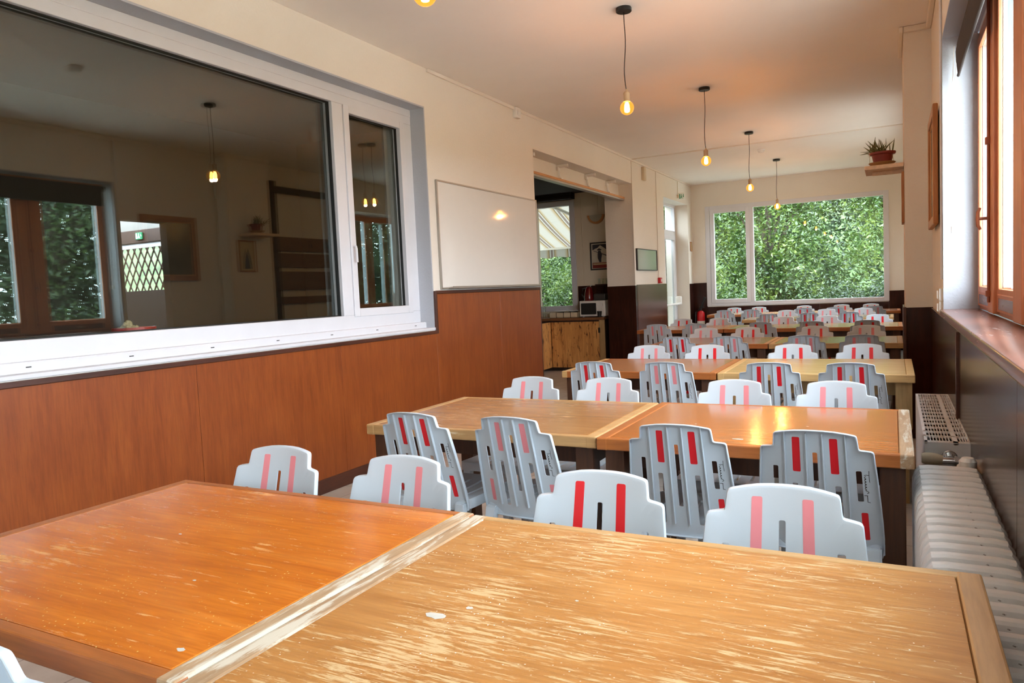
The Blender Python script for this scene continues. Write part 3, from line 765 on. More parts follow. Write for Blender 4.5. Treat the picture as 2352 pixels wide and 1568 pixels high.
def table(label, x0, x1, y0, y1, top, edge, leg='leg_dark', side_l=None, side_r=None, group='dining tables in rows', ew=.03, sw=.045, shaped=False, zt=.75):
    cx, cy = (x0+x1)/2, (y0+y1)/2
    t = thing('dining_table', label, 'table', (cx, cy, 0), 0, group)
    th = .045
    bm = B(); box(bm, x0+sw, x1-sw, y0+ew, y1-ew, zt-th, zt, .0015, 1); obj('tabletop', bm, TW[top], t)
    E = TE[edge]
    bm = B(); box(bm, x0+sw*0, x1-sw*0, y0, y0+ew-.0012, zt-th, zt+.0003, .004); obj('edge_board', bm, E, t)
    bm = B(); box(bm, x0+sw*0, x1-sw*0, y1-ew+.0012, y1, zt-th, zt+.0003, .004); obj('edge_board', bm, E, t)
    bm = B(); box(bm, x0, x0+sw-.0012, y0-.001, y1+.001, zt-th-.001, zt+.001, .005); obj('edge_board', bm, TE.get(side_l, E), t)
    bm = B(); box(bm, x1-sw+.0012, x1, y0-.001, y1+.001, zt-th-.001, zt+.001, .005); obj('edge_board', bm, TE.get(side_r, E), t)
    L = M[leg]
    bm = B(); rect_frame(bm, 2, 0, 0, 0, 0, 0, 0, 0) if False else None
    i = .025
    q = .12
    box(bm, x0+i+.03, x1-i-.03, y0+q, y0+q+.025, zt-th-.09, zt-th, .003); box(bm, x0+i+.03, x1-i-.03, y1-q-.025, y1-q, zt-th-.09, zt-th, .003)
    box(bm, x0+i+.025, x0+i+.05, y0+i+.07, y1-i-.07, zt-th-.09, zt-th, .003); box(bm, x1-i-.05, x1-i-.025, y0+i+.07, y1-i-.07, zt-th-.09, zt-th, .003)
    obj('apron', bm, L, t)
    for a in (x0+i, x1-i-.075):
        for b in (y0+i, y1-i-.075):
            bm = B()
            if shaped:
                prism(bm, [(a, zt-th), (a+.085, zt-th), (a+.085, .44), (a+.068, .38), (a+.068, 0), (a+.017, 0), (a+.017, .38), (a, .44)], 1, b, b+.085)
            else: box(bm, a, a+.075, b, b+.075, 0, zt-th, .004)
            obj('leg', bm, L, t)
    return t
table('orange varnished table speckled with scratches, front row, beside the panelled wall', -2.085, -.974, .70, 1.60, 'orange', 'orange', side_r='white', side_l='orange')
table('pale worn-through table with smooth blond end board, front row, beside the radiator', -.968, .143, .70, 1.59, 'worn', 'worn', side_l='white', side_r='plain')
table('tan worn table with scuffed blond edge, second row, beside the panelled wall', -2.135, -1.02, 2.60, 3.455, 'tan', 'worn')
table('glossy amber table with scraped white corner, second row, beside the radiator', -1.014, .055, 2.585, 3.475, 'amber', 'orange', side_r='white')
table('brown varnished table with blond left end, third row, beside the panelled wall', -2.075, -1.005, 4.68, 5.56, 'brown', 'orange', side_l='pale')
table('pale birch table with framed top and cut-out legs, third row, near the right wall', -.998, .105, 4.68, 5.585, 'pale', 'pale', 'leg_pale', shaped=True)
table('rosy brown table with dark front edge, fourth row, beside the panelled wall', -2.11, -1.012, 6.90, 7.74, 'rose', 'orange')
table('greyed oak table end with small square foot, fourth row, near the pier', -1.006, .07, 6.90, 7.72, 'olive', 'worn')
table('orange edged table at the glazed door end of the fifth row', -2.965, -1.862, 9.15, 10.0, 'brown', 'orange')
table('shiny oak table with orange front edge, middle of the fifth row', -1.856, -.89, 9.15, 10.0, 'olive', 'orange')
table('oak table at the right wall end of the fifth row, orange front edge', -.884, .09, 9.15, 10.0, 'olive', 'orange')
table('small grey oak table of the sixth row at its free left end', -2.02, -1.015, 11.27, 12.06, 'olive', 'worn')
table('small oak table of the sixth row at the right wall', -1.008, .0, 11.27, 12.06, 'olive', 'worn')
table('pale table of the back row at the fire extinguisher end', -2.985, -1.95, 13.28, 14.0, 'olive', 'orange')
table('pale table in the middle of the back row under the wide window', -1.944, -.93, 13.28, 14.0, 'pale', 'orange')
table('brown table of the back row at the right wall end', -.924, .1, 13.28, 14.0, 'rose', 'orange')

def spots(t, lst):
    bm = B(); rr = random.Random(len(lst))
    for x, y, a, b in lst:
        n = 11; P = [(x+a*math.cos(2*math.pi*k/n)*rr.uniform(.65, 1.1), y+b*math.sin(2*math.pi*k/n)*rr.uniform(.6, 1.1)) for k in range(n)]
        prism(bm, P, 2, .7499, .7504)
    o = obj('paint_chips', bm, plain('bare_grey_patch', s2l(190, 188, 180), .6), t); o['label'] = 'small bare pale patches in the varnish'
TB = [o for o in COL.objects if o.name.startswith('dining_table') and o.type == 'EMPTY']
spots(TB[1], [(-.731, 1.049, .022, .012), (-.69, 1.1, .008, .006), (-.025, 1.09, .009, .004), (-.13, .95, .007, .005), (-.52, 1.2, .004, .003)])
spots(TB[3], [(-.505, 2.70, .022, .009), (-.3, 3.0, .006, .003), (-.72, 2.95, .005, .003)])
spots(TB[0], [(-1.06, .78, .01, .006), (-1.6, 1.2, .006, .003), (-1.3, 1.0, .005, .003)])

# ------------------------------------------------------------------ pendants
PEN = [('bare bulb pendant nearest the camera, only its amber globe showing', 2.50, 2.513), ('amber globe bulb on black cord, second pendant from the camera', 4.985, 2.563),
       ('amber globe bulb on black cord, middle pendant of the row', 7.41, 2.529), ('amber globe bulb on black cord, fourth pendant from the camera', 9.92, 2.528),
       ('amber globe bulb on black cord, farthest pendant before the back window', 12.42, 2.495)]
LAMP_W = 17
for lab, y, zb in PEN:
    p = thing('pendant_lamp', lab, 'lamp', (-1.632, y, ZC), 0, 'bare bulb pendants in a line along the room')
    X = -1.632
    bm = B(); lathe(bm, [(0, ZC), (.052, ZC), (.054, ZC-.004), (.054, ZC-.024), (.050, ZC-.028), (0, ZC-.028)], (X, y, 0), 32); obj('ceiling_rose', bm, M['pendant_black'], p, True)
    zs = zb+.115
    pts = []
    for k in range(15):
        u = k/14; pts.append((X+.012*math.sin(u*5.2)*u*(1-u)*3-.006*math.sin(u*3), y+.006*math.sin(u*7+y)*(1-u)*u*4, ZC-.026+(zs-ZC+.026)*u))
    pts[-1] = (X, y, zs)
    bm = B(); tube(bm, pts, .0032, 8); obj('cord', bm, M['black'], p, True)
    bm = B(); lathe(bm, [(0, zs+.012), (.006, zs+.012), (.006, zs), (.014, zs-.004), (.021, zs-.012), (.023, zs-.02), (.0215, zs-.024), (.0215, zs-.062), (.024, zs-.066), (.024, zs-.072), (.0, zs-.072)], (X, y, 0), 24); obj('socket', bm, M['socket'], p, True)
    prof = [(.013, .064), (.015, .056), (.022, .047)]
    for k in range(15): a = math.radians(62-k*(152/14)); prof.append((.0485*math.cos(a), .0485*math.sin(a)))
    prof.append((0, -.0485))
    bm = B(); lathe(bm, [(r, zb+z) for r, z in prof], (X, y, 0), 28); bu = obj('bulb', bm, M['bulb'], p, True)
    bm = B(); lathe(bm, [(0, zb+.040), (.010, zb+.037), (.016, zb+.02), (.019, zb-.012), (.016, zb-.028), (0, zb-.034)], (X, y, 0), 16); obj('filament', bm, M['fil'], bu, True)
    bm = B(); cyl(bm, (X, y, zb+.04), (X, y, zb+.06), .007); obj('stem', bm, M['beige_pl'], bu, True)
    L = bpy.data.lights.new('bulb_light', 'POINT'); L.energy = LAMP_W; L.color = (1.0, .55, .26); L.shadow_soft_size = .02
    lo = bpy.data.objects.new('bulb_light', L); COL.objects.link(lo); lo.parent = p; lo.location = (0, 0, zb-.034-ZC-.004)

# ------------------------------------------------------------------ left wall things
wb = thing('whiteboard', 'large blank white marker board on the left wall above wood panelling', 'whiteboard', (XL, 6.33, 1.385))
bm = B(); box(bm, XL+.001, XL+.014, 5.36, 7.32, 1.388, 2.305, .001, 1); obj('writing_surface', bm, M['board'], wb)
bm = B(); rect_frame(bm, 0, XL+.001, XL+.022, 5.345, 7.332, 1.373, 2.318, .014, .002); obj('frame', bm, M['alu'], wb)
bm = B(); box(bm, XL+.002, XL+.075, 5.45, 7.25, 1.376, 1.384, .002); box(bm, XL+.068, XL+.075, 5.45, 7.25, 1.38, 1.397, .002); obj('pen_tray', bm, M['alu'], wb)
pi = thing('framed_print', 'thin black framed glazed print on the left wall past the kitchen opening', 'picture', (XL, 11.36, 1.56))
bm = B(); rect_frame(bm, 0, XL+.001, XL+.03, 10.84, 11.9, 1.57, 1.905, .012, .002); obj('frame', bm, M['black'], pi)
bm = B(); box(bm, XL+.001, XL+.02, 10.85, 11.89, 1.58, 1.895); obj('print', bm, M['mirror'], pi)
bm = B(); box(bm, XL, XL+.045, 6.89, 6.99, 3.13, 3.235, .006); box(bm, XL+.045, XL+.06, 6.91, 6.97, 3.15, 3.2, .006); tag(obj('motion_sensor', bm, M['white_pl'], None, loc=(XL, 6.94, 3.13)), 'small white box sensor at the top of the left wall by the ceiling', 'sensor')
bm = B(); box(bm, XL, XL+.05, 11.26, 11.36, 2.98, 3.19, .008); tag(obj('junction_box', bm, M['beige_pl'], None, loc=(XL, 11.31, 2.98)), 'narrow beige box high on the wall above the framed print', 'box')
cp = thing('alarm_call_point', 'small red square fire alarm box on the wall by the glazed door', 'alarm', (XL, 12.03, 1.36))
bm = B(); box(bm, XL, XL+.05, 11.98, 12.08, 1.36, 1.455, .006); obj('housing', bm, M['red'], cp)
bm = B(); box(bm, XL+.05, XL+.053, 12.005, 12.055, 1.385, 1.43, .002, 1); obj('push_plate', bm, M['white_pl'], cp)
ex = thing('exit_sign', 'small lit exit flag sign above the glazed door', 'sign', (XL, 13.4, 2.86))
bm = B(); box(bm, XL+.025, XL+.135, 13.385, 13.405, 2.87, 2.985, .003); obj('sign_plate', bm, M['sign_white'], ex)
bm = B()
box(bm, XL+.04, XL+.058, 13.3835, 13.3849, 2.885, 2.97); box(bm, XL+.072, XL+.084, 13.3835, 13.3849, 2.93, 2.965); prism(bm, [(XL+.072, 2.93), (XL+.084, 2.93), (XL+.096, 2.89), (XL+.088, 2.886), (XL+.078, 2.91), (XL+.068, 2.886), (XL+.062, 2.892)], 1, 13.3835, 13.3849)
box(bm, XL+.104, XL+.124, 13.3835, 13.3849, 2.91, 2.93); prism(bm, [(XL+.102, 2.935), (XL+.126, 2.935), (XL+.114, 2.965)], 1, 13.3835, 13.3849)
obj('pictogram', bm, M['green_sign'], ex)
bm = B(); box(bm, XL, XL+.03, 13.375, 13.415, 2.9, 2.96, .004); tube(bm, [(XL+.012, 13.395, 2.96), (XL+.012, 13.395, 3.2)], .005, 6); obj('bracket', bm, M['beige_pl'], ex)
fx = thing('fire_extinguisher', 'red fire extinguisher with black horn in the far corner', 'fire extinguisher', (-3.33, 14.3, .30))
X, Y = -3.33, 14.3
bm = B(); lathe(bm, [(0, .30), (.07, .30), (.074, .31), (.074, .72), (.066, .765), (.04, .79), (.022, .80), (0, .80)], (X, Y, 0), 28); obj('cylinder', bm, M['red'], fx, True)
bm = B(); lathe(bm, [(.0748, .46), (.0748, .60)], (X, Y, 0), 28)
for f in [f for f in bm.faces if f.calc_center_median().y > Y]: bm.faces.remove(f)
obj('label_band', bm, M['white_pl'], fx)
bm = B(); cyl(bm, (X, Y, .80), (X, Y, .86), .02); box(bm, X-.03, X+.07, Y-.012, Y+.012, .85, .865, .003); box(bm, X-.03, X+.06, Y-.012, Y+.012, .875, .888, .003); obj('valve', bm, M['black'], fx)
bm = B(); tube(bm, [(X-.02, Y-.02, .84), (X-.085, Y-.06, .78), (X-.09, Y-.07, .55), (X-.08, Y-.07, .45)], .011, 8); obj('hose', bm, M['black'], fx, True)
bm = B(); tube(bm, [(X+.01, Y-.05, .84), (X+.06, Y-.06, .96), (X+.10, Y-.06, 1.06)], [.012, .018, .026], 12); obj('horn', bm, M['black'], fx, True)
sp = thing('small_plaque', 'narrow framed notice on the left wall beside the back corner', 'plaque', (XL, 14.3, 1.97))
bm = B(); rect_frame(bm, 0, XL+.001, XL+.014, 14.24, 14.36, 1.96, 2.14, .012, .002); obj('frame', bm, M['gold'], sp)
bm = B(); box(bm, XL+.001, XL+.008, 14.25, 14.35, 1.97, 2.13); obj('sheet', bm, M['paper'], sp)
def detector(x, y, lab):
    t = thing('smoke_detector', lab, 'smoke detector', (x, y, ZC), 0, 'smoke detectors on the ceiling')
    bm = B(); lathe(bm, [(0, ZC), (.055, ZC), (.055, ZC-.015), (.05, ZC-.02), (0, ZC-.02)], (x, y, 0), 24); obj('base', bm, M['white_pl'], t, True)
    bm = B(); lathe(bm, [(.045, ZC-.02), (.045, ZC-.03), (.035, ZC-.045), (0, ZC-.048)], (x, y, 0), 24); obj('sensing_head', bm, M['white_pl'], t, True)
detector(-1.70, 11.35, 'round white smoke detector on the ceiling past the third pendant')
detector(-1.71, 3.64, 'round white smoke detector mirrored in the dark window glass')

# ------------------------------------------------------------------ kitchen alcove
cb = thing('kitchen_unit', 'rustic knotty pine base unit under the kitchen window with one door ajar', 'cabinet', (-4.9, 11.1, 0))
bm = B(); box(bm, -6.6, -4.06, 10.90, KY-.016, .06, .825); box(bm, -6.6, -4.06, 10.96, KY-.016, 0, .06); obj('carcass', bm, M['dark_wood'], cb)
bm = B(); box(bm, -4.97, -4.145, 10.868, 10.895, .06, .80, .003); d_ = obj('door', bm, M['pine_knot'], cb)
bm = B(); box(bm, -4.155, -4.125, 10.862, 10.872, .62, .70, .003); obj('hinge', bm, M['black'], d_)
bm = B(); box(bm, -4.14, -4.05, 10.872, 10.90, .0, .825, .003); obj('post', bm, M['leg_pale'], cb)
bm = B(); box(bm, -.014, .014, -.42, 0, .06, .80, .003); dr = obj('door', bm, M['pine_knot'], cb, world=False); dr.location = (-.09, -.235, 0); dr.rotation_euler = (0, 0, R(2.5)); dr['label'] = 'pine door standing open'
bm = B(); box(bm, -.02, .006, -.01, .004, .60, .68, .002); obj('hinge', bm, M['black'], dr, world=False)
wt = B(); box(wt, -6.6, -4.045, 10.84, KY, .825, .868, .005)
tag(obj('worktop', wt, M['pine_top'], None, loc=(-5.0, 11.1, .825)), 'brown wooden kitchen worktop carrying the microwave and dishes', 'worktop')
bm = B(); panel_run(bm, 1, KY-.014, KY, -4.70, XLo, 0, 1.372, []); struct('trim_15', bm, M['dado_dark'])
bm = B(); box(bm, -4.36, XLo, KY-.10, KY-.014, 1.372, 1.39, .003); struct('trim_16', bm, M['trim_dark'])
ZW = .868
mw = thing('microwave_oven', 'white microwave oven with black door window on the kitchen worktop', 'microwave', (-4.24, 11.05, ZW))
bm = B(); box(bm, -4.465, -4.03, 10.88, 11.22, ZW+.012, ZW+.262, .008); 
for a in (-4.42, -4.08):
    for b in (10.93, 11.17): cyl(bm, (a, b, ZW), (a, b, ZW+.014), .016, seg=10)
obj('casing', bm, M['white_pl'], mw)
bm = B(); box(bm, -4.45, -4.16, 10.866, 10.882, ZW+.02, ZW+.255, .004); md = obj('door', bm, M['white_pl'], mw)
bm = B(); box(bm, -4.43, -4.175, 10.863, 10.867, ZW+.045, ZW+.225, .012); obj('window', bm, M['gasket'], md)
for zz in (.20, .12):
    bm = B(); cyl(bm, (-4.085, 10.88, ZW+zz), (-4.085, 10.86, ZW+zz), .024); obj('dial', bm, M['white_pl'], mw, True)
kt = thing('electric_kettle', 'dark red electric kettle standing on top of the microwave', 'kettle', (-4.36, 11.05, ZW+.262))
zk = ZW+.262
bm = B(); lathe(bm, [(0, zk), (.075, zk), (.078, zk+.01), (.078, zk+.05), (.07, zk+.12), (.055, zk+.19), (.045, zk+.215), (.03, zk+.225), (0, zk+.228)], (-4.36, 11.05, 0), 24); obj('body', bm, M['kettle'], kt, True)
bm = B(); tube(bm, [(-4.40, 11.0, zk+.2), (-4.44, 10.98, zk+.19), (-4.45, 10.97, zk+.1), (-4.42, 10.99, zk+.04)], .011, 8); obj('handle', bm, M['black'], kt, True)
bm = B(); tube(bm, [(-4.42, 11.15, zk+.02), (-4.47, 11.2, zk+.1), (-4.46, 11.3, zk+.2), (-4.44, 11.4, zk+.26)], .005, 6); obj('cord', bm, M['white_pl'], kt, True)
to = thing('toaster', 'smoky grey toaster on top of the microwave beside the kettle', 'toaster', (-4.16, 11.05, zk))
bm = B(); box(bm, -4.26, -4.06, 10.98, 11.13, zk, zk+.105, .018, 3); obj('body', bm, M['smoke_pl'], to, True)
bm = B(); box(bm, -4.235, -4.085, 11.02, 11.04, zk+.1, zk+.107); box(bm, -4.235, -4.085, 11.07, 11.09, zk+.1, zk+.107); obj('slots', bm, M['gap'], to)
bm = B(); box(bm, -4.275, -4.26, 11.03, 11.07, zk+.05, zk+.065, .003); obj('lever', bm, M['chrome'], to)
cu = B(); lathe(cu, [(0, ZW), (.028, ZW), (.038, ZW+.095), (.035, ZW+.095), (.026, ZW+.01), (0, ZW+.01)], (-4.12, 10.852+.03, 0), 20)
bmesh.ops.translate(cu, vec=(0, -.025, 0), verts=cu.verts)
tag(obj('cup', cu, M['black'], None, True, loc=(-4.12, 10.857, ZW)), 'black cup on the worktop edge in front of the microwave', 'cup')
tr = thing('dish_tray', 'beige partitioned dish tray on the worktop left of the microwave', 'tray', (-4.75, 11.0, ZW))
bm = B(); box(bm, -5.0, -4.5, 10.88, 11.2, ZW, ZW+.012, .003); box(bm, -5.0, -4.99, 10.88, 11.2, ZW, ZW+.085, .003); box(bm, -4.51, -4.5, 10.88, 11.2, ZW, ZW+.085, .003); box(bm, -5.0, -4.5, 11.19, 11.2, ZW, ZW+.085, .003); box(bm, -5.0, -4.5, 10.88, 10.89, ZW, ZW+.085, .003); obj('body', bm, M['beige_pl'], tr)
for k in range(3): bm = B(); box(bm, -4.88+k*.125, -4.872+k*.125, 10.875, 11.19, ZW, ZW+.088, .002); obj('divider', bm, M['gap'], tr)
for k, (x, w, lab) in enumerate(((-4.86, .11, 'white plate lying on the tray, the left one'), (-4.64, .10, 'white plate lying on the tray, nearer the microwave'))):
    bm = B(); lathe(bm, [(0, ZW+.092), (w*.6, ZW+.092), (w, ZW+.106), (w, ZW+.110), (w*.6, ZW+.097), (0, ZW+.097)], (x, 11.03, 0), 28); tag(obj('plate', bm, M['white_pl'], None, True, loc=(x, 11.03, ZW+.092)), lab, 'plate', 'plates on the dish tray')
for k, x in enumerate((-5.20, -5.11, -5.03)):
    for j in range(2):
        if k == 2 and j: continue
        z0 = ZW+j*.1
        bm = B(); lathe(bm, [(0, z0), (.024, z0), (.026, z0+.03), (.034, z0+.095), (.032, z0+.095), (.023, z0+.01), (0, z0+.01)], (x, 10.93, 0), 20)
        tag(obj('tumbler', bm, M['clear'], None, True, loc=(x, 10.93, z0)), f"clear tumbler {'stacked on top' if j else 'standing on the worktop'}, {ORD[k]} from the opening jamb", 'glass', 'tumblers beside the dish tray')
for k, x in enumerate((-4.30, -4.235, -4.17)):
    bm = B(); lathe(bm, [(0, 1.39), (.02, 1.39), (.024, 1.48), (.022, 1.48), (.018, 1.40), (0, 1.40)], (x, KY-.055, 0), 16)
    tag(obj('small_glass', bm, M['clear'], None, True, loc=(x, KY-.055, 1.39)), f'small drinking glass on the ledge under the poster, {ORD[k]} from the window', 'glass', 'small glasses on the kitchen ledge')
bm = B(); lathe(bm, [(0, 1.39), (.022, 1.39), (.024, 1.46), (.01, 1.49), (.012, 1.52), (0, 1.53)], (-4.10, KY-.055, 0), 16); tag(obj('pepper_mill', bm, M['black'], None, True, loc=(-4.10, KY-.055, 1.39)), 'dark pepper mill at the end of the kitchen ledge', 'mill')
po = thing('ski_poster', 'framed poster of a skier before snowy peaks on the kitchen wall', 'poster', (-4.22, KY, 1.63))
bm = B(); rect_frame(bm, 1, KY-.025, KY-.001, -4.455, -3.99, 1.625, 2.08, .02, .003); obj('frame', bm, M['black'], po)
bm = B(); box(bm, -4.44, -4.0, KY-.012, KY-.001, 1.64, 2.065); obj('sheet', bm, M['poster_snow'], po)
Yp = KY-.0125
def flat(bm, poly, d): prism(bm, poly, 1, Yp-d, Yp)
bm = B(); flat(bm, [(-4.415, 2.045), (-4.025, 2.045), (-4.025, 1.97), (-4.10, 1.93), (-4.17, 1.95), (-4.22, 1.99), (-4.28, 2.03), (-4.33, 1.985), (-4.37, 1.975), (-4.415, 1.95)], .001); obj('night_sky', bm, M['poster_dark'], po)
bm = B(); flat(bm, [(-4.08+.028*math.cos(k*.4), 2.015+.028*math.sin(k*.4)) for k in range(16)], .002); obj('moon', bm, M['poster_moon'], po)
bm = B(); flat(bm, [(-4.34, 1.955), (-4.30, 1.98), (-4.25, 1.955), (-4.27, 1.945), (-4.32, 1.945)], .0025); flat(bm, [(-4.315, 1.94), (-4.275, 1.94), (-4.25, 1.88), (-4.265, 1.80), (-4.265, 1.75), (-4.30, 1.75), (-4.325, 1.82), (-4.325, 1.88)], .0025); flat(bm, [(-4.40, 1.94), (-4.395, 1.945), (-4.09, 1.835), (-4.08, 1.82), (-4.10, 1.82)], .002); flat(bm, [(-4.03, 1.93), (-4.05, 1.93), (-4.05, 1.88), (-4.03, 1.88)], .002); obj('skier', bm, M['poster_dark'], po)
bm = B(); flat(bm, [(-4.42, 1.655), (-4.02, 1.655), (-4.02, 1.745), (-4.42, 1.745)], .0015); obj('red_band', bm, M['poster_red'], po)
bm = B(); flat(bm, [(-4.41, 1.71), (-4.03, 1.71), (-4.03, 1.735), (-4.41, 1.735)], .002); obj('pale_band', bm, M['paper'], po)
sc = thing('wall_light', 'half-moon wall light with orange rim on the kitchen wall', 'lamp', (-4.32, KY, 2.37))
bm = B()
A = [math.radians(180+k*15) for k in range(13)]
outer = [(-4.32+.145*math.cos(a), 2.525+.145*math.sin(a)) for a in A]; inner = [(-4.32+.112*math.cos(a), 2.525+.112*math.sin(a)) for a in A[::-1]]
prism(bm, outer+inner, 1, KY-.07, KY-.02); obj('rim', bm, M['beech'], sc)
bm = B(); prism(bm, [(-4.32+.113*math.cos(a), 2.525+.113*math.sin(a)) for a in A], 1, KY-.06, KY-.001); obj('shade', bm, M['lampshade'], sc)
bm = B(); tube(bm, [(-4.30, KY-.008, 2.53), (-4.30, KY-.008, 2.915)], .006, 6); tube(bm, [(-4.58, KY-.008, 1.4), (-4.60, KY-.008, 2.9)], .005, 6); struct('trim_17', bm, M['kitchen_wall'])

# ------------------------------------------------------------------ right wall things
def cast_iron_radiator():
    x0, x1, z1, pitch = .052, .268, .65, .07
    n = 29; y_end = 2.93
    t = thing('cast_iron_radiator', 'long old cast iron radiator with chipped white paint beside the tables', 'radiator', (.16, 1.9, 0))
    bm = B()
    prof = [(x0, .09), (x0, z1-.05), (x0+.008, z1-.022), (x0+.022, z1-.004), (x0+.05, z1), (x1-.05, z1), (x1-.022, z1-.004), (x1-.008, z1-.022), (x1, z1-.05), (x1, .09)]
    def ring(y, k):
        c = ((x0+x1)/2, .4)
        return [bm.verts.new((p[0]+(c[0]-p[0])*k*.16, y, p[1]-k*.042 if p[1] > .3 else p[1])) for p in prof]
    h = pitch/2-.0035
    ys = [(-h, 1), (-h+.003, 1), (-h+.006, .4), (-h+.011, .12), (-h+.019, 0), (h-.024, 0), (h-.014, .14), (h-.0075, .3), (h-.004, 1), (h, 1)]
    rs = [ring(y, k) for y, k in ys]
    for a, b in zip(rs, rs[1:]):
        for i in range(len(prof)-1): bm.faces.new((a[i], a[i+1], b[i+1], b[i]))
    bm.faces.new(rs[0]); bm.faces.new(rs[-1][::-1])
    bm.normal_update()
    proto = obj('section', bm, M['rad_white'], t, True, world=False, angle=22)
    proto.location = (-.16, y_end-h-1.9, 0)
    for k in range(1, n):
        o = proto.copy(); COL.objects.link(o); o.parent = t; o.location = (-.16, y_end-h-k*pitch-1.9, 0)
    bm = B(); cyl(bm, ((x0+x1)/2, y_end-n*pitch+.01, z1-.09), ((x0+x1)/2, y_end-.01, z1-.09), .04); cyl(bm, ((x0+x1)/2, y_end-n*pitch+.01, .17), ((x0+x1)/2, y_end-.01, .17), .04); box(bm, x0+.06, x1-.06, y_end-n*pitch+.01, y_end-.01, .2, z1-.06); obj('core', bm, M['rad_core'], t)
    for yy in (2.80, .98):
        bm = B(); box(bm, x0+.02, x1-.02, yy-.025, yy+.025, 0, .10, .008); obj('foot', bm, M['rad_white'], t)
    bm = B(); tube(bm, [(.20, 2.95, .60), (.215, 2.97, .635)], .022, 12); lathe(bm, [(0, .62), (.026, .62), (.028, .66), (.018, .672), (0, .675)], (.225, 2.955, 0), 14); obj('plug', bm, M['rad_white'], t, True)
cast_iron_radiator()
def panel_radiator():
    x0, x1, y0, y1, z1 = .104, .268, 3.30, 4.64, .65
    t = thing('panel_radiator', 'white panel radiator with slotted top grille behind the cast iron one', 'radiator', ((x0+x1)/2, (y0+y1)/2, 0))
    bm = B(); box(bm, x0, x0+.012, y0+.01, y1-.01, .10, z1-.004, .003); box(bm, x1-.012, x1, y0+.01, y1-.01, .10, z1-.004, .003); box(bm, x0, x1, y0, y0+.006, .1, z1, .002); box(bm, x0, x1, y1-.006, y1, .1, z1, .002); obj('panel', bm, M['rad_panel'], t)
    bm = B(); [box(bm, x0+.02+.017*q, x0+.022+.017*q, y0+.01, y1-.01, .12, z1-.03) for q in range(8)]; box(bm, x0+.012, x1-.012, y0+.01, y1-.01, .12, z1-.14)
    obj('convector_fins', bm, M['rad_in'], t)
    # grille: slats across and lengthwise
    bm = B(); za, zb = z1-.006, z1+.002
    box(bm, x0, x1, y0, y0+.035, za, zb, .001, 1); box(bm, x0, x1, y1-.02, y1, za, zb, .001, 1)
    xs = [x0, x0+.012]; w = x1-x0
    mid = x0+.108
    box(bm, x0, x0+.012, y0, y1, za, zb); box(bm, x1-.01, x1, y0, y1, za, zb); box(bm, mid-.009, mid+.009, y0, y1, za, zb)
    for k in range(1, 8): xx = x0+.012+(mid-.009-x0-.012)*k/8; box(bm, xx-.0012, xx+.0012, y0, y1, za, zb)
    for k in range(1, 4): xx = mid+.009+(x1-.01-mid-.009)*k/4; box(bm, xx-.0012, xx+.0012, y0, y1, za, zb)
    nb = 13
    for k in range(1, nb): yy = y0+.035+(y1-.02-y0-.035)*k/nb; box(bm, x0, x1, yy-.006, yy+.006, za, zb)
    obj('grille', bm, M['rad_panel'], t)
    bm = B(); lathe(bm, [(.0, 0), (.026, 0), (.028, .01), (.026, .012), (0, .012)], (0, 0, 0), 20); bmesh.ops.transform(bm, matrix=Matrix.Translation((x0+.085, y0-.001, z1-.055)) @ Matrix.Rotation(R(90), 4, 'X'), verts=bm.verts); obj('port_collar', bm, M['chrome'], t, True)
    v = B(); cyl(v, (x0+.085, y0, z1-.055), (x0+.085, y0-.045, z1-.055), .015); cyl(v, (x0+.055, y0-.045, z1-.06), (x0+.125, y0-.045, z1-.06), .014); cyl(v, (x0+.10, y0-.045, z1-.06), (x0+.12, y0-.045, z1-.06), .019, seg=6)
    va = obj('valve', v, M['chrome'], t, True)
    bm = B(); tube(bm, [(x0+.06, y0-.045, z1-.058), (x0+.04, y0-.045, z1-.056), (x0+.02, y0-.045, z1-.055), (x0, y0-.045, z1-.055), (x0-.012, y0-.045, z1-.055)], [.017, .022, .024, .023, .018], 16); obj('thermostat_head', bm, M['beige_pl'], va, True)
    bm = B(); tube(bm, [(x0+.12, y0-.045, z1-.06), (x0+.145, y0-.06, z1-.058), (x0+.155, y0-.12, z1-.05), (x0+.152, y0-.20, z1-.045), (x0+.146, y0-.30, z1-.045), (x0+.14, y0-.37, z1-.05)], .0125, 10); obj('feed_pipe', bm, M['shelf'], t, True)
    for yy in (3.5, 4.5):
        bm = B(); box(bm, x1-.002, XR-.015, yy-.02, yy+.02, .2, .6, .002); obj('wall_bracket', bm, M['rad_panel'], t)
    for yy in (3.45, 4.5):
        bm = B(); box(bm, x0+.02, x1-.02, yy-.015, yy+.015, 0, .14, .003); obj('foot', bm, M['rad_panel'], t)
panel_radiator()
pf = thing('picture_frame', 'wooden picture frame hanging on the right wall between window and pier', 'picture', (XR, 5.85, 1.6))
y0, y1, z0, z1 = 5.52, 6.28, 1.64, 2.41
bm = B(); rect_frame(bm, 0, XR-.042, XR-.012, y0, y1, z0, z1, .06, .006); obj('frame', bm, M['gold'], pf)
bm = B(); rect_frame(bm, 0, XR-.030, XR-.014, y0+.055, y1-.055, z0+.055, z1-.055, .02, .003); obj('inner_mount', bm, M['beech'], pf)
bm = B(); box(bm, XR-.024, XR-.002, y0+.07, y1-.07, z0+.07, z1-.07); obj('painting', bm, plain('dark_landscape', s2l(92, 84, 58), .25, var=.35, vscale=5), pf)
bl = thing('roller_blind', 'dark cloth roller blind rolled up at the top of the wooden window', 'blind', (.37, 3.0, 2.6))
bm = B(); cyl(bm, (.375, .8, 2.665), (.375, 5.2, 2.665), .03, seg=20); obj('roller', bm, M['blind'], bl, True)
bm = B()
P = [(.345, 2.67), (.338, 2.62), (.340, 2.56), (.347, 2.50), (.350, 2.485)]
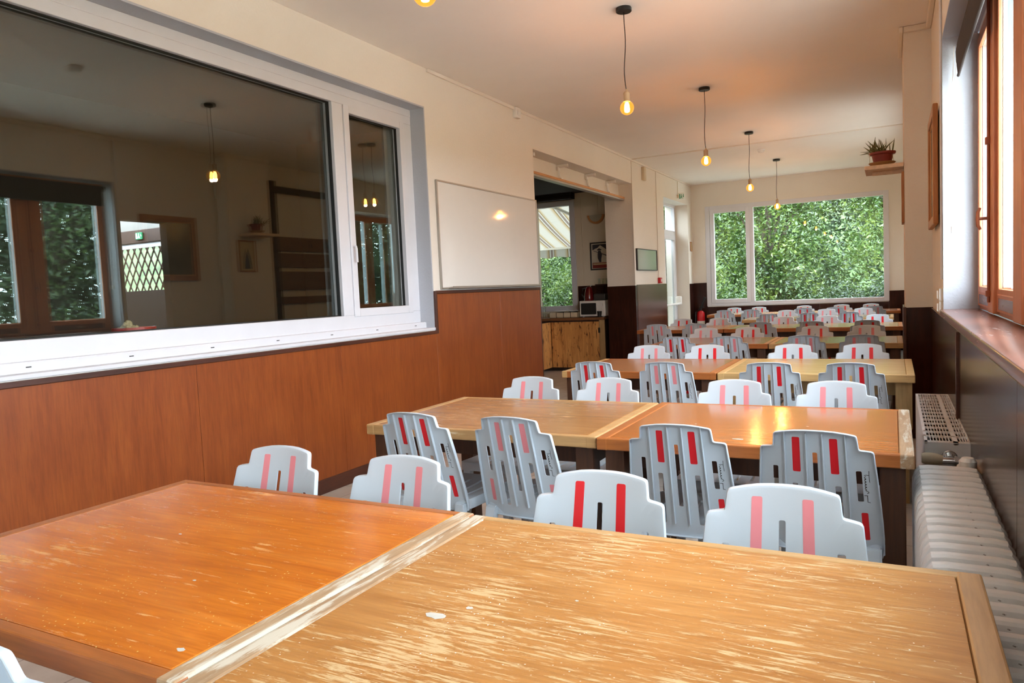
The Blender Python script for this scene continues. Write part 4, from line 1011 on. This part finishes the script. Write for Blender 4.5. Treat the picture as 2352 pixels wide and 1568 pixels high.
for (xa, za), (xb, zb) in zip(P, P[1:]):
    bm.faces.new([bm.verts.new(q) for q in ((xa, .84, za), (xa, 5.16, za), (xb, 5.16, zb), (xb, .84, zb))])
bmesh.ops.remove_doubles(bm, verts=bm.verts, dist=1e-5); bmesh.ops.solidify(bm, geom=bm.faces[:], thickness=.004)
obj('cloth', bm, M['blind'], bl, True)
bm = B(); cyl(bm, (.351, .84, 2.48), (.351, 5.16, 2.48), .008, seg=10); obj('bottom_bar', bm, M['blind'], bl, True)
bm = B(); tube(bm, [(.332, 5.185, 2.66), (.318, 5.185, 2.3), (.318, 5.185, 1.62), (.322, 5.178, 1.59), (.328, 5.172, 1.62), (.330, 5.172, 2.3), (.345, 5.18, 2.66)], .0024, 6); ch = obj('bead_chain', bm, M['white_pl'], bl, True)
bm = B(); box(bm, .312, .332, 5.165, 5.192, 1.555, 1.60, .004); obj('chain_weight', bm, M['white_pl'], ch)
pc = B(); tube(pc, [(XR-.008, 5.275, 1.28), (XR-.008, 5.275, 3.2)], .0075, 8); struct('trim_18', pc, M['pvc'], None, True)
for k, (zz, lab) in enumerate(((1.185, 'white light switch at the window corner, the upper one'), (1.105, 'white light switch at the window corner, the lower one'))):
    t = thing('light_switch', lab, 'switch', (XR, 5.31, zz), 0, 'light switches at the window corner')
    bm = B(); box(bm, XR-.024, XR, 5.262, 5.345, zz-.038, zz+.038, .004); obj('housing', bm, M['white_pl'], t)
    bm = B(); box(bm, XR-.036, XR-.022, 5.275, 5.332, zz-.026, zz+.026, .006); obj('rocker', bm, M['white_pl'], t)

# shelf with the plant on the side of the pier
sh = thing('wall_shelf', 'short chipped painted shelf on the side of the pier carrying a plant', 'shelf', (-.06, 7.0, 2.20))
bm = B(); box(bm, -.205, .084, 6.80, 7.22, 2.195, 2.228, .006); obj('board', bm, M['shelf'], sh)
bm = B(); box(bm, -.15, .084, 6.98, 7.01, 2.165, 2.195, .004); obj('bracket', bm, M['shelf'], sh)
pp = thing('potted_succulent', 'spiky aloe in a red oval pot on the pier shelf', 'plant', (-.075, 6.95, 2.228))
zp = 2.228; cxp, cyp = -.075, 6.95
bm = B(); lathe(bm, [(0, .0), (.055, .0), (.088, .026), (.094, .034), (.09, .036), (.052, .008), (0, .008)], (0, 0, 0), 28); bmesh.ops.scale(bm, vec=(1.1, 1.0, 1), verts=bm.verts); bmesh.ops.translate(bm, vec=(cxp, cyp, zp), verts=bm.verts); obj('saucer', bm, M['saucer'], pp, True)
bm = B(); lathe(bm, [(0, .010), (.062, .010), (.082, .098), (.097, .100), (.102, .110), (.1, .12), (.088, .12), (.08, .104), (0, .10)], (0, 0, 0), 32); bmesh.ops.scale(bm, vec=(1.0, .85, 1), verts=bm.verts); bmesh.ops.translate(bm, vec=(cxp+.003, cyp, zp), verts=bm.verts); obj('pot', bm, M['terracotta'], pp, True)
rr = random.Random(5); bm = B()
for k in range(46):
    a = rr.uniform(0, 2*math.pi); el = rr.uniform(.15, 1.4); L = rr.uniform(.08, .17); w = rr.uniform(.004, .009)
    ox = rr.gauss(-.018, .04); oy = rr.gauss(0, .025); bz = zp+.105
    d = Vector((math.cos(a)*math.cos(el)-.25, math.sin(a)*math.cos(el), math.sin(el))).normalized()
    p0 = Vector((cxp+ox, cyp+oy, bz)); p1 = p0+d*L*.5; p2 = p0+d*L+Vector((0, 0, -.03*math.cos(el)))
    tube(bm, [p0, p1, p2], [w*.8, w*.7, .0008], 6)
obj('leaves', bm, M['leaf_dry'], pp, True)
bm = B(); tube(bm, [(cxp-.092, cyp-.03, zp+.03), (cxp-.09, cyp-.03, zp+.12)], .0022, 6); tube(bm, [(cxp+.088, cyp-.03, zp+.03), (cxp+.075, cyp-.02, zp+.1)], .0022, 6); obj('hanger_wires', bm, M['beige_pl'], pp)
ps = thing('small_poster', 'small brown framed print on the side of the pier under the plant shelf', 'picture', (.085, 6.9, 1.73))
bm = B(); rect_frame(bm, 0, .066, .084, 6.76, 7.05, 1.74, 2.15, .018, .003); obj('frame', bm, M['gold'], ps)
bm = B(); box(bm, .074, .084, 6.775, 7.035, 1.755, 2.135); obj('sheet', bm, M['paper'], ps)
bm = B(); prism(bm, [(6.84, 1.78), (6.97, 1.78), (6.95, 1.92), (6.905, 2.05), (6.86, 1.92)], 0, .0725, .074); obj('tower_drawing', bm, M['poster_dark'], ps)
# dark coat rack past the pier (seen mirrored in the dark glass)
rk = thing('coat_rack', 'tall dark wooden rack of boards on the right wall past the pier', 'rack', (.27, 8.2, 0))
bm = B(); box(bm, .25, .298, 7.56, 7.66, 1.06, 3.02, .004); obj('post', bm, M['dark_wood'], rk)
bm = B(); box(bm, .235, .298, 7.42, 8.9, 2.86, 2.95, .004); obj('top_rail', bm, M['dark_wood'], rk)
for z, a, b, h in ((2.05, 7.46, 8.9, .2), (1.82, 7.42, 8.9, .2), (1.5, 7.5, 8.9, .26), (1.3, 7.42, 8.9, .1)):
    bm = B(); box(bm, .262, .298, a, b, z, z+h, .003); obj('slat', bm, M['rack_board'], rk)
bm = B(); tube(bm, [(.25, 8.25, 2.2), (.22, 8.25, 2.16), (.21, 8.25, 2.1)], .01, 8); tube(bm, [(.25, 8.6, 2.2), (.22, 8.6, 2.16), (.21, 8.6, 2.1)], .01, 8); obj('hooks', bm, M['black'], rk)

# ------------------------------------------------------------------ behind the dark glass
pt = thing('flower_pot', 'red flower pot with pale dried plant behind the dark window glass', 'plant', (-3.99, 2.79, 1.05))
bm = B(); lathe(bm, [(0, 1.07), (.085, 1.07), (.115, 1.195), (.12, 1.195), (.12, 1.215), (.108, 1.215), (.1, 1.19), (0, 1.19)], (-3.99, 2.79, 0), 28); obj('pot', bm, M['red'], pt, True)
bm = B(); rr = random.Random(3)
for k in range(70):
    a = rr.uniform(0, 6.28); q = rr.uniform(0, .06); p = Vector((-3.99+q*math.cos(a), 2.75+q*math.sin(a), 1.19+.07*rr.random()*(1-q/.08))); r_ = rr.uniform(.008, .014)
    lathe(bm, [(0, -r_), (r_*.8, -r_*.5), (r_, 0), (r_*.8, r_*.5), (0, r_)], p, 6)
obj('dried_flowers', bm, M['paper'], pt, True)
bm = B(); box(bm, -4.2, -3.935, .5, 5.0, 1.03, 1.069, .004); tag(obj('inner_ledge', bm, M['dark_wood'], None, loc=(-4.07, 2.7, 1.03)), 'dark ledge behind the big fixed window carrying the red pot', 'ledge')
tl = thing('trellis_partition', 'dark trellis screen seen through the dark window glass', 'partition', (-8.2, 5.62, 0))
bm = B(); box(bm, -9.8, -6.6, 5.60, 5.64, 0, 1.535, .004); obj('lower_panel', bm, M['dark_ceiling'], tl)
bm = B(); rr = .14
x0t, x1t, z0t, z1t = -9.8, -6.6, 1.535, 2.03
for s in (1, -1):
    k = -9.8-.9
    while k < -6.2:
        # slat from (k, z0t) rising with slope s*1.75
        xa, xb = k, k+(z1t-z0t)/1.75
        pa, pb = (xa, z0t) if s > 0 else (xb, z0t), (xb, z1t) if s > 0 else (xa, z1t)
        if min(pa[0], pb[0]) > x0t and max(pa[0], pb[0]) < x1t:
            w = .009; y_ = 5.612 if s > 0 else 5.622
            hexa(bm, [(pa[0]-w, y_-.005, pa[1]), (pa[0]+w, y_-.005, pa[1]), (pa[0]+w, y_+.005, pa[1]), (pa[0]-w, y_+.005, pa[1]), (pb[0]-w, y_-.005, pb[1]), (pb[0]+w, y_-.005, pb[1]), (pb[0]+w, y_+.005, pb[1]), (pb[0]-w, y_+.005, pb[1])])
        k += .115
obj('trellis', bm, M['dark_wood'], tl)
bm = B(); box(bm, -9.8, -6.6, 5.60, 5.66, 2.03, 2.09, .003); obj('light_rail', bm, M['pvc'], tl)
bm = B(); box(bm, -9.8, -6.6, 5.58, 5.66, 2.09, 2.24, .004); obj('beam', bm, M['dark_wood'], tl)
bm = B(); box(bm, -9.8, -6.6, 5.60, 5.64, 2.24, 2.9, .002); obj('upper_panel', bm, M['render'], tl)
e2 = thing('exit_sign', 'small green exit sign on the dark beam above the trellis', 'sign', (-7.74, 5.575, 2.13))
bm = B(); box(bm, -7.80, -7.68, 5.562, 5.578, 2.125, 2.205, .003); obj('sign_plate', bm, M['green_sign'], e2)
bm = B(); box(bm, -7.79, -7.765, 5.5605, 5.562, 2.135, 2.195); box(bm, -7.745, -7.73, 5.5605, 5.562, 2.165, 2.195); prism(bm, [(-7.75, 2.165), (-7.73, 2.165), (-7.715, 2.14), (-7.725, 2.135), (-7.738, 2.15), (-7.75, 2.135), (-7.758, 2.14)], 1, 5.5605, 5.562); prism(bm, [(-7.71, 2.16), (-7.69, 2.16), (-7.70, 2.185)], 1, 5.5605, 5.562); obj('pictogram', bm, M['sign_white'], e2)

# ------------------------------------------------------------------ outdoors
bm = B(); box(bm, -60, 60, -40, 60, -.35, -.12); g = struct('ground', bm, M['grass'])
bm = B(); box(bm, .62, 8.5, -9, 19, -.13, -.06); struct('ground_bounce_slab', bm, M['bounce_pale'])  # unseen pale slab, added to bounce daylight up to the ceiling
def hill():
    bm = B(); rnd = random.Random(2); nx, ny = 60, 14; g = []
    for j in range(ny):
        row = []
        for i in range(nx):
            x = -82+i*1.5; y = 26+j*1.4; u = j/(ny-1)
            row.append(bm.verts.new((x, y, -.3+9.5*math.sin(u*math.pi/2)+rnd.uniform(-.5, .5)*(j > 0))))
        g.append(row)
    for j in range(ny-1):
        for i in range(nx-1): bm.faces.new((g[j][i], g[j][i+1], g[j+1][i+1], g[j+1][i]))
    struct('hillside', bm, M['wooded'], None, True)
hill()
aw = thing('awning', 'beige striped awning over the terrace outside the kitchen window', 'awning', (-6.5, 11.75, 2.9))
bm = B()
n = 20
def aw_pt(x, u): return (x, 11.75+2.0*u, 2.98-.80*u-.05*math.sin(math.pi*u))
for i in range(n):
    u, v2 = i/n, (i+1)/n
    bm.faces.new([bm.verts.new(p) for p in (aw_pt(-10.5, u), aw_pt(-3.95, u), aw_pt(-3.95, v2), aw_pt(-10.5, v2))])
bmesh.ops.remove_doubles(bm, verts=bm.verts, dist=1e-5); obj('canopy', bm, M['awning'], aw, True)
bm = B(); xs = -10.5; 
k = 0
while xs < -3.96:
    xe = min(xs+.03, -3.95); 
    def zb(x): return 1.975+.03*abs(math.sin(math.pi*(x+10.5)/.42))
    bm.faces.new([bm.verts.new(p) for p in ((xs, 13.75, 2.17), (xe, 13.75, 2.17), (xe, 13.76, zb(xe)), (xs, 13.76, zb(xs)))]); xs = xe
bmesh.ops.remove_doubles(bm, verts=bm.verts, dist=1e-5); obj('valance', bm, M['awning'], aw)
bm = B(); cyl(bm, (-10.5, 13.74, 2.175), (-3.95, 13.74, 2.175), .025); obj('front_bar', bm, M['white_pl'], aw, True)
bm = B(); tube(bm, [(-5.35, 11.75, 2.82), (-5.0, 12.7, 2.56), (-5.5, 13.7, 2.2)], .03, 8); obj('folding_arm', bm, M['alu'], aw, True)
def foliage(bm, blobs, n, size, rnd):
    """leaves spread through the outer part of each blob (x,y,z,rx,ry,rz)"""
    tot = sum(b[3]*b[4]+b[4]*b[5]+b[3]*b[5] for b in blobs)
    verts, faces = [], []
    for b in blobs:
        k = int(n*(b[3]*b[4]+b[4]*b[5]+b[3]*b[5])/tot)
        for _ in range(k):
            d = Vector((rnd.gauss(0, 1), rnd.gauss(0, 1), rnd.gauss(0, 1))).normalized(); q = rnd.uniform(.55, 1.05)
            q *= 1+.18*math.sin(d.x*7+b[0])*math.sin(d.z*6+b[1])
            c = Vector((b[0]+d.x*b[3]*q, b[1]+d.y*b[4]*q, b[2]+d.z*b[5]*q))
            if c.z < -.1: continue
            u = Vector((rnd.gauss(0, 1), rnd.gauss(0, 1), rnd.gauss(-.4, .6))).normalized(); w = u.cross(Vector((rnd.gauss(0, .5), rnd.gauss(0, .5), 1))).normalized()
            s = size*rnd.uniform(.6, 1.35); i = len(verts); nn = u.cross(w)*s*.12
            verts += [c, c+u*s*.45+w*s*.24+nn, c+u*s, c+u*s*.45-w*s*.24+nn]; faces.append((i, i+1, i+2, i+3))
    return verts, faces
def tree(name, label, x, y, blobs, n, size, mat, trunk_h=2.0, trunk_r=.12, cat='tree', group=None, seed=1):
    t = thing(name, label, cat, (x, y, -.12), 0, group); rnd = random.Random(seed)
    v, f = foliage(None, [(b[0], b[1], b[2]+.12, b[3], b[4], b[5]) for b in blobs], n, size, rnd)
    me = bpy.data.meshes.new('foliage'); me.from_pydata([tuple(q) for q in v], [], f); me.materials.append(M[mat])
    o = bpy.data.objects.new('foliage', me); COL.objects.link(o); o.parent = t
    bm = B(); tube(bm, [(0, 0, 0), (.04, .02, trunk_h*.5), (-.03, .05, trunk_h), (.05, .1, trunk_h*1.5)], [trunk_r*1.25, trunk_r, trunk_r*.8, trunk_r*.4], 10)
    for k in range(5):
        a = rnd.uniform(0, 6.28); tube(bm, [(0, .02, trunk_h*rnd.uniform(.6, 1)), (math.cos(a)*.6, math.sin(a)*.6, trunk_h*1.35), (math.cos(a)*1.2, math.sin(a)*1.1, trunk_h*1.7)], [trunk_r*.5, trunk_r*.35, .02], 6)
    obj('trunk', bm, M['bark'], t, True, world=False)
    return t
GB = 'trees outside the back window'
tree('leafy_tree', 'bright green leafy tree filling the right of the back window', .5, 18.6, [(0, 0, 2.6, 1.5, 1.0, 1.3), (-1.0, -.5, 1.3, 1.0, .8, .9), (.5, -.4, 1.1, 1.0, .7, .8), (-.6, .3, 3.9, 1.4, 1.0, 1.1), (.8, .1, 3.7, 1.2, 1.0, 1.1)], 24000, .11, 'leaf', 2.2, .08, group=GB, seed=11)
tree('leafy_tree', 'green leafy tree behind the middle of the back window', -2.7, 18.8, [(0, 0, 2.7, 1.4, 1.1, 1.4), (.8, -.6, 1.4, .9, .7, .9), (-.4, -.4, 1.1, 1.0, .7, .9), (-.3, .2, 4.1, 1.5, 1.0, 1.1)], 20000, .11, 'leaf', 2.2, .09, group=GB, seed=12)
tree('leafy_tree', 'shaded green tree behind the narrow sash of the back window', -5.2, 18.6, [(0, 0, 2.6, 1.3, 1.1, 1.5), (.2, -.5, 1.0, 1.1, .7, .9), (.2, .2, 4.2, 1.4, 1.0, 1.1)], 16000, .11, 'leaf_mid', 2.0, .10, group=GB, seed=13)
tree('tall_tree', 'tall dark tree standing behind the others at the right of the back window', 1.6, 23.6, [(0, 0, 3.2, 2.6, 1.5, 2.8), (-1.6, 0, 5.6, 2.4, 1.5, 2.2)], 16000, .16, 'leaf_deep', 3.0, .16, group=GB, seed=31)
tree('tall_tree', 'tall dark tree standing behind the others in the middle of the back window', -3.4, 24.0, [(0, 0, 3.2, 2.8, 1.5, 2.8), (.6, 0, 5.8, 2.6, 1.5, 2.2)], 16000, .16, 'leaf_deep', 3.0, .16, group=GB, seed=32)
tree('tall_tree', 'tall dark tree standing behind the others at the left of the back window', -8.6, 24.2, [(0, 0, 3.2, 2.6, 1.5, 2.8), (.4, 0, 5.8, 2.4, 1.5, 2.2)], 14000, .16, 'leaf_deep', 3.0, .16, group=GB, seed=33)
tree('bushy_shrub', 'low bright shrub under the back window at its left', -3.9, 16.9, [(0, 0, .75, .8, .6, .75), (.7, .1, .5, .6, .5, .6)], 6000, .08, 'leaf', .5, .04, cat='shrub', group='shrubs outside the back window', seed=14)
tree('bushy_shrub', 'low dark shrub under the back window at its right', -.9, 16.8, [(0, 0, .55, 1.0, .6, .7), (1.0, .1, .6, .8, .6, .75)], 7000, .08, 'leaf_deep', .5, .04, cat='shrub', group='shrubs outside the back window', seed=15)
tree('bushy_shrub', 'broad green bush outside the kitchen window below the awning', -7.7, 16.2, [(0, 0, 1.1, 1.3, .8, 1.2), (1.1, .2, .9, .9, .7, 1.0), (-1.4, .2, 1.2, 1.1, .8, 1.3)], 15000, .08, 'leaf', .8, .06, cat='shrub', group='bushes beyond the terrace', seed=16)
tree('leafy_tree', 'dense green tree beyond the terrace behind the kitchen bush', -8.9, 19.0, [(0, 0, 2.8, 1.9, 1.2, 1.8), (1.0, -.3, 1.4, 1.1, .8, 1.2), (-1.6, 0, 1.6, 1.5, 1.0, 1.5)], 15000, .10, 'leaf_mid', 2.2, .12, group='trees beyond the terrace', seed=17)
GR = 'trees outside the right-hand windows'
tree('shade_tree', 'dark leafy tree outside the wooden window, mirrored in the dark glass', 4.9, 7.2, [(0, 0, 2.6, 1.1, 1.2, 1.2), (-.3, .1, .9, 1.0, 1.4, .9), (.2, -1.0, 1.9, .9, .8, 1.5), (.1, 1.1, 2.1, .9, .9, 1.6)], 26000, .11, 'leaf_deep', 2.4, .2, group=GR, seed=22)
tree('shade_tree', 'dark leafy tree outside the window past the pier', 2.6, 12.2, [(0, 0, 2.8, 1.2, 1.9, 1.7), (0, .5, 1.0, 1.0, 2.0, 1.1), (0, 1.8, 1.9, .9, 1.2, 1.6)], 17000, .14, 'leaf_deep', 2.2, .18, group=GR, seed=23)
tree('shade_tree', 'grey-trunked tree glimpsed through the wooden window beyond the added pale slab', 2.7, 18.0, [(0, 0, 4.6, 1.0, 1.4, 1.6), (.1, .3, 1.6, .8, .8, 1.0)], 5000, .15, 'leaf_deep', 4.2, .26, group=GR, seed=24)
gw = B(); box(gw, -5.3, -5.15, 14.9, 17.2, -.12, 3.2); tag(obj('garden_wall', gw, M['render'], None, loc=(-5.2, 16.5, -.12)), 'white garden wall seen through the glazed door', 'wall')
hs = thing('white_house', 'white rendered house glimpsed through the trellis', 'house', (-15.5, 16.0, -.12))
bm = B(); box(bm, -17.5, -13.2, 14.5, 18.5, -.12, 2.3); obj('wall', bm, M['render'], hs)
bm = B(); prism(bm, [(14.1, 2.2), (18.9, 2.2), (16.5, 3.6)], 0, -17.9, -12.8); obj('roof', bm, M['roof'], hs)
bm = B(); rect_frame(bm, 1, 14.44, 14.52, -15.6, -14.6, .7, 1.8, .07, .003); obj('window', bm, M['win_wood'], hs)
tree('leafy_tree', 'green tree glimpsed through the trellis above the white house', -14.0, 20.5, [(0, 0, 4.0, 3.4, 1.8, 2.4)], 5000, .2, 'leaf', 2.6, .16, group='trees beyond the terrace', seed=18)

# ------------------------------------------------------------------ light and render settings
SKY = 15.0
W = bpy.data.worlds.new('overcast_sky'); SC.world = W; W.use_nodes = True
nt = W.node_tree; nt.nodes.clear()
ow = nt.nodes.new('ShaderNodeOutputWorld'); bg = nt.nodes.new('ShaderNodeBackground'); nt.links.new(bg.outputs[0], ow.inputs[0])
tc = nt.nodes.new('ShaderNodeTexCoord'); sx = nt.nodes.new('ShaderNodeSeparateXYZ'); nt.links.new(tc.outputs['Generated'], sx.inputs[0])
bg.inputs[0].default_value = (.81, .91, 1.0, 1)
mr = N(nt, 'ShaderNodeMapRange'); nt.links.new(sx.outputs[2], mr.inputs[0])
mr.inputs[1].default_value = 0; mr.inputs[2].default_value = 1; mr.inputs[3].default_value = SKY*1.25; mr.inputs[4].default_value = SKY*1.0
nt.links.new(mr.outputs[0], bg.inputs[1])
def portal(x, y, z, sx, sz, rot):
    L = bpy.data.lights.new('sky_portal', 'AREA'); L.shape = 'RECTANGLE'; L.size = sx; L.size_y = sz; L.cycles.is_portal = True
    o = bpy.data.objects.new('sky_portal', L); COL.objects.link(o); o.location = (x, y, z); o.rotation_euler = rot
portal(.62, 3.0, 1.9, 1.7, 4.5, (0, R(90), 0)); portal(.62, -1.5, 1.9, 1.7, 2.4, (0, R(90), 0)); portal(.62, 10.35, 1.9, 1.7, 2.5, (0, R(90), 0))
portal(-1.65, YB+.3, 1.84, 3.2, 2.0, (R(-90), 0, 0)); portal(-5.12, KY+.3, 1.9, .85, 1.9, (R(-90), 0, 0)); portal(-3.9, 13.29, 1.4, 2.8, 1.6, (0, R(-90), 0))
vs = SC.view_settings; vs.view_transform = 'Standard'; vs.look = 'None'; vs.gamma = 1; vs.exposure = 0.36; vs.use_curve_mapping = False
cy = SC.cycles
cy.max_bounces = 7; cy.diffuse_bounces = 4; cy.glossy_bounces = 3; cy.transmission_bounces = 4; cy.transparent_max_bounces = 10
cy.sample_clamp_indirect = 6; cy.caustics_reflective = False; cy.caustics_refractive = False
cy.use_denoising = True; cy.use_adaptive_sampling = True; cy.adaptive_threshold = .02
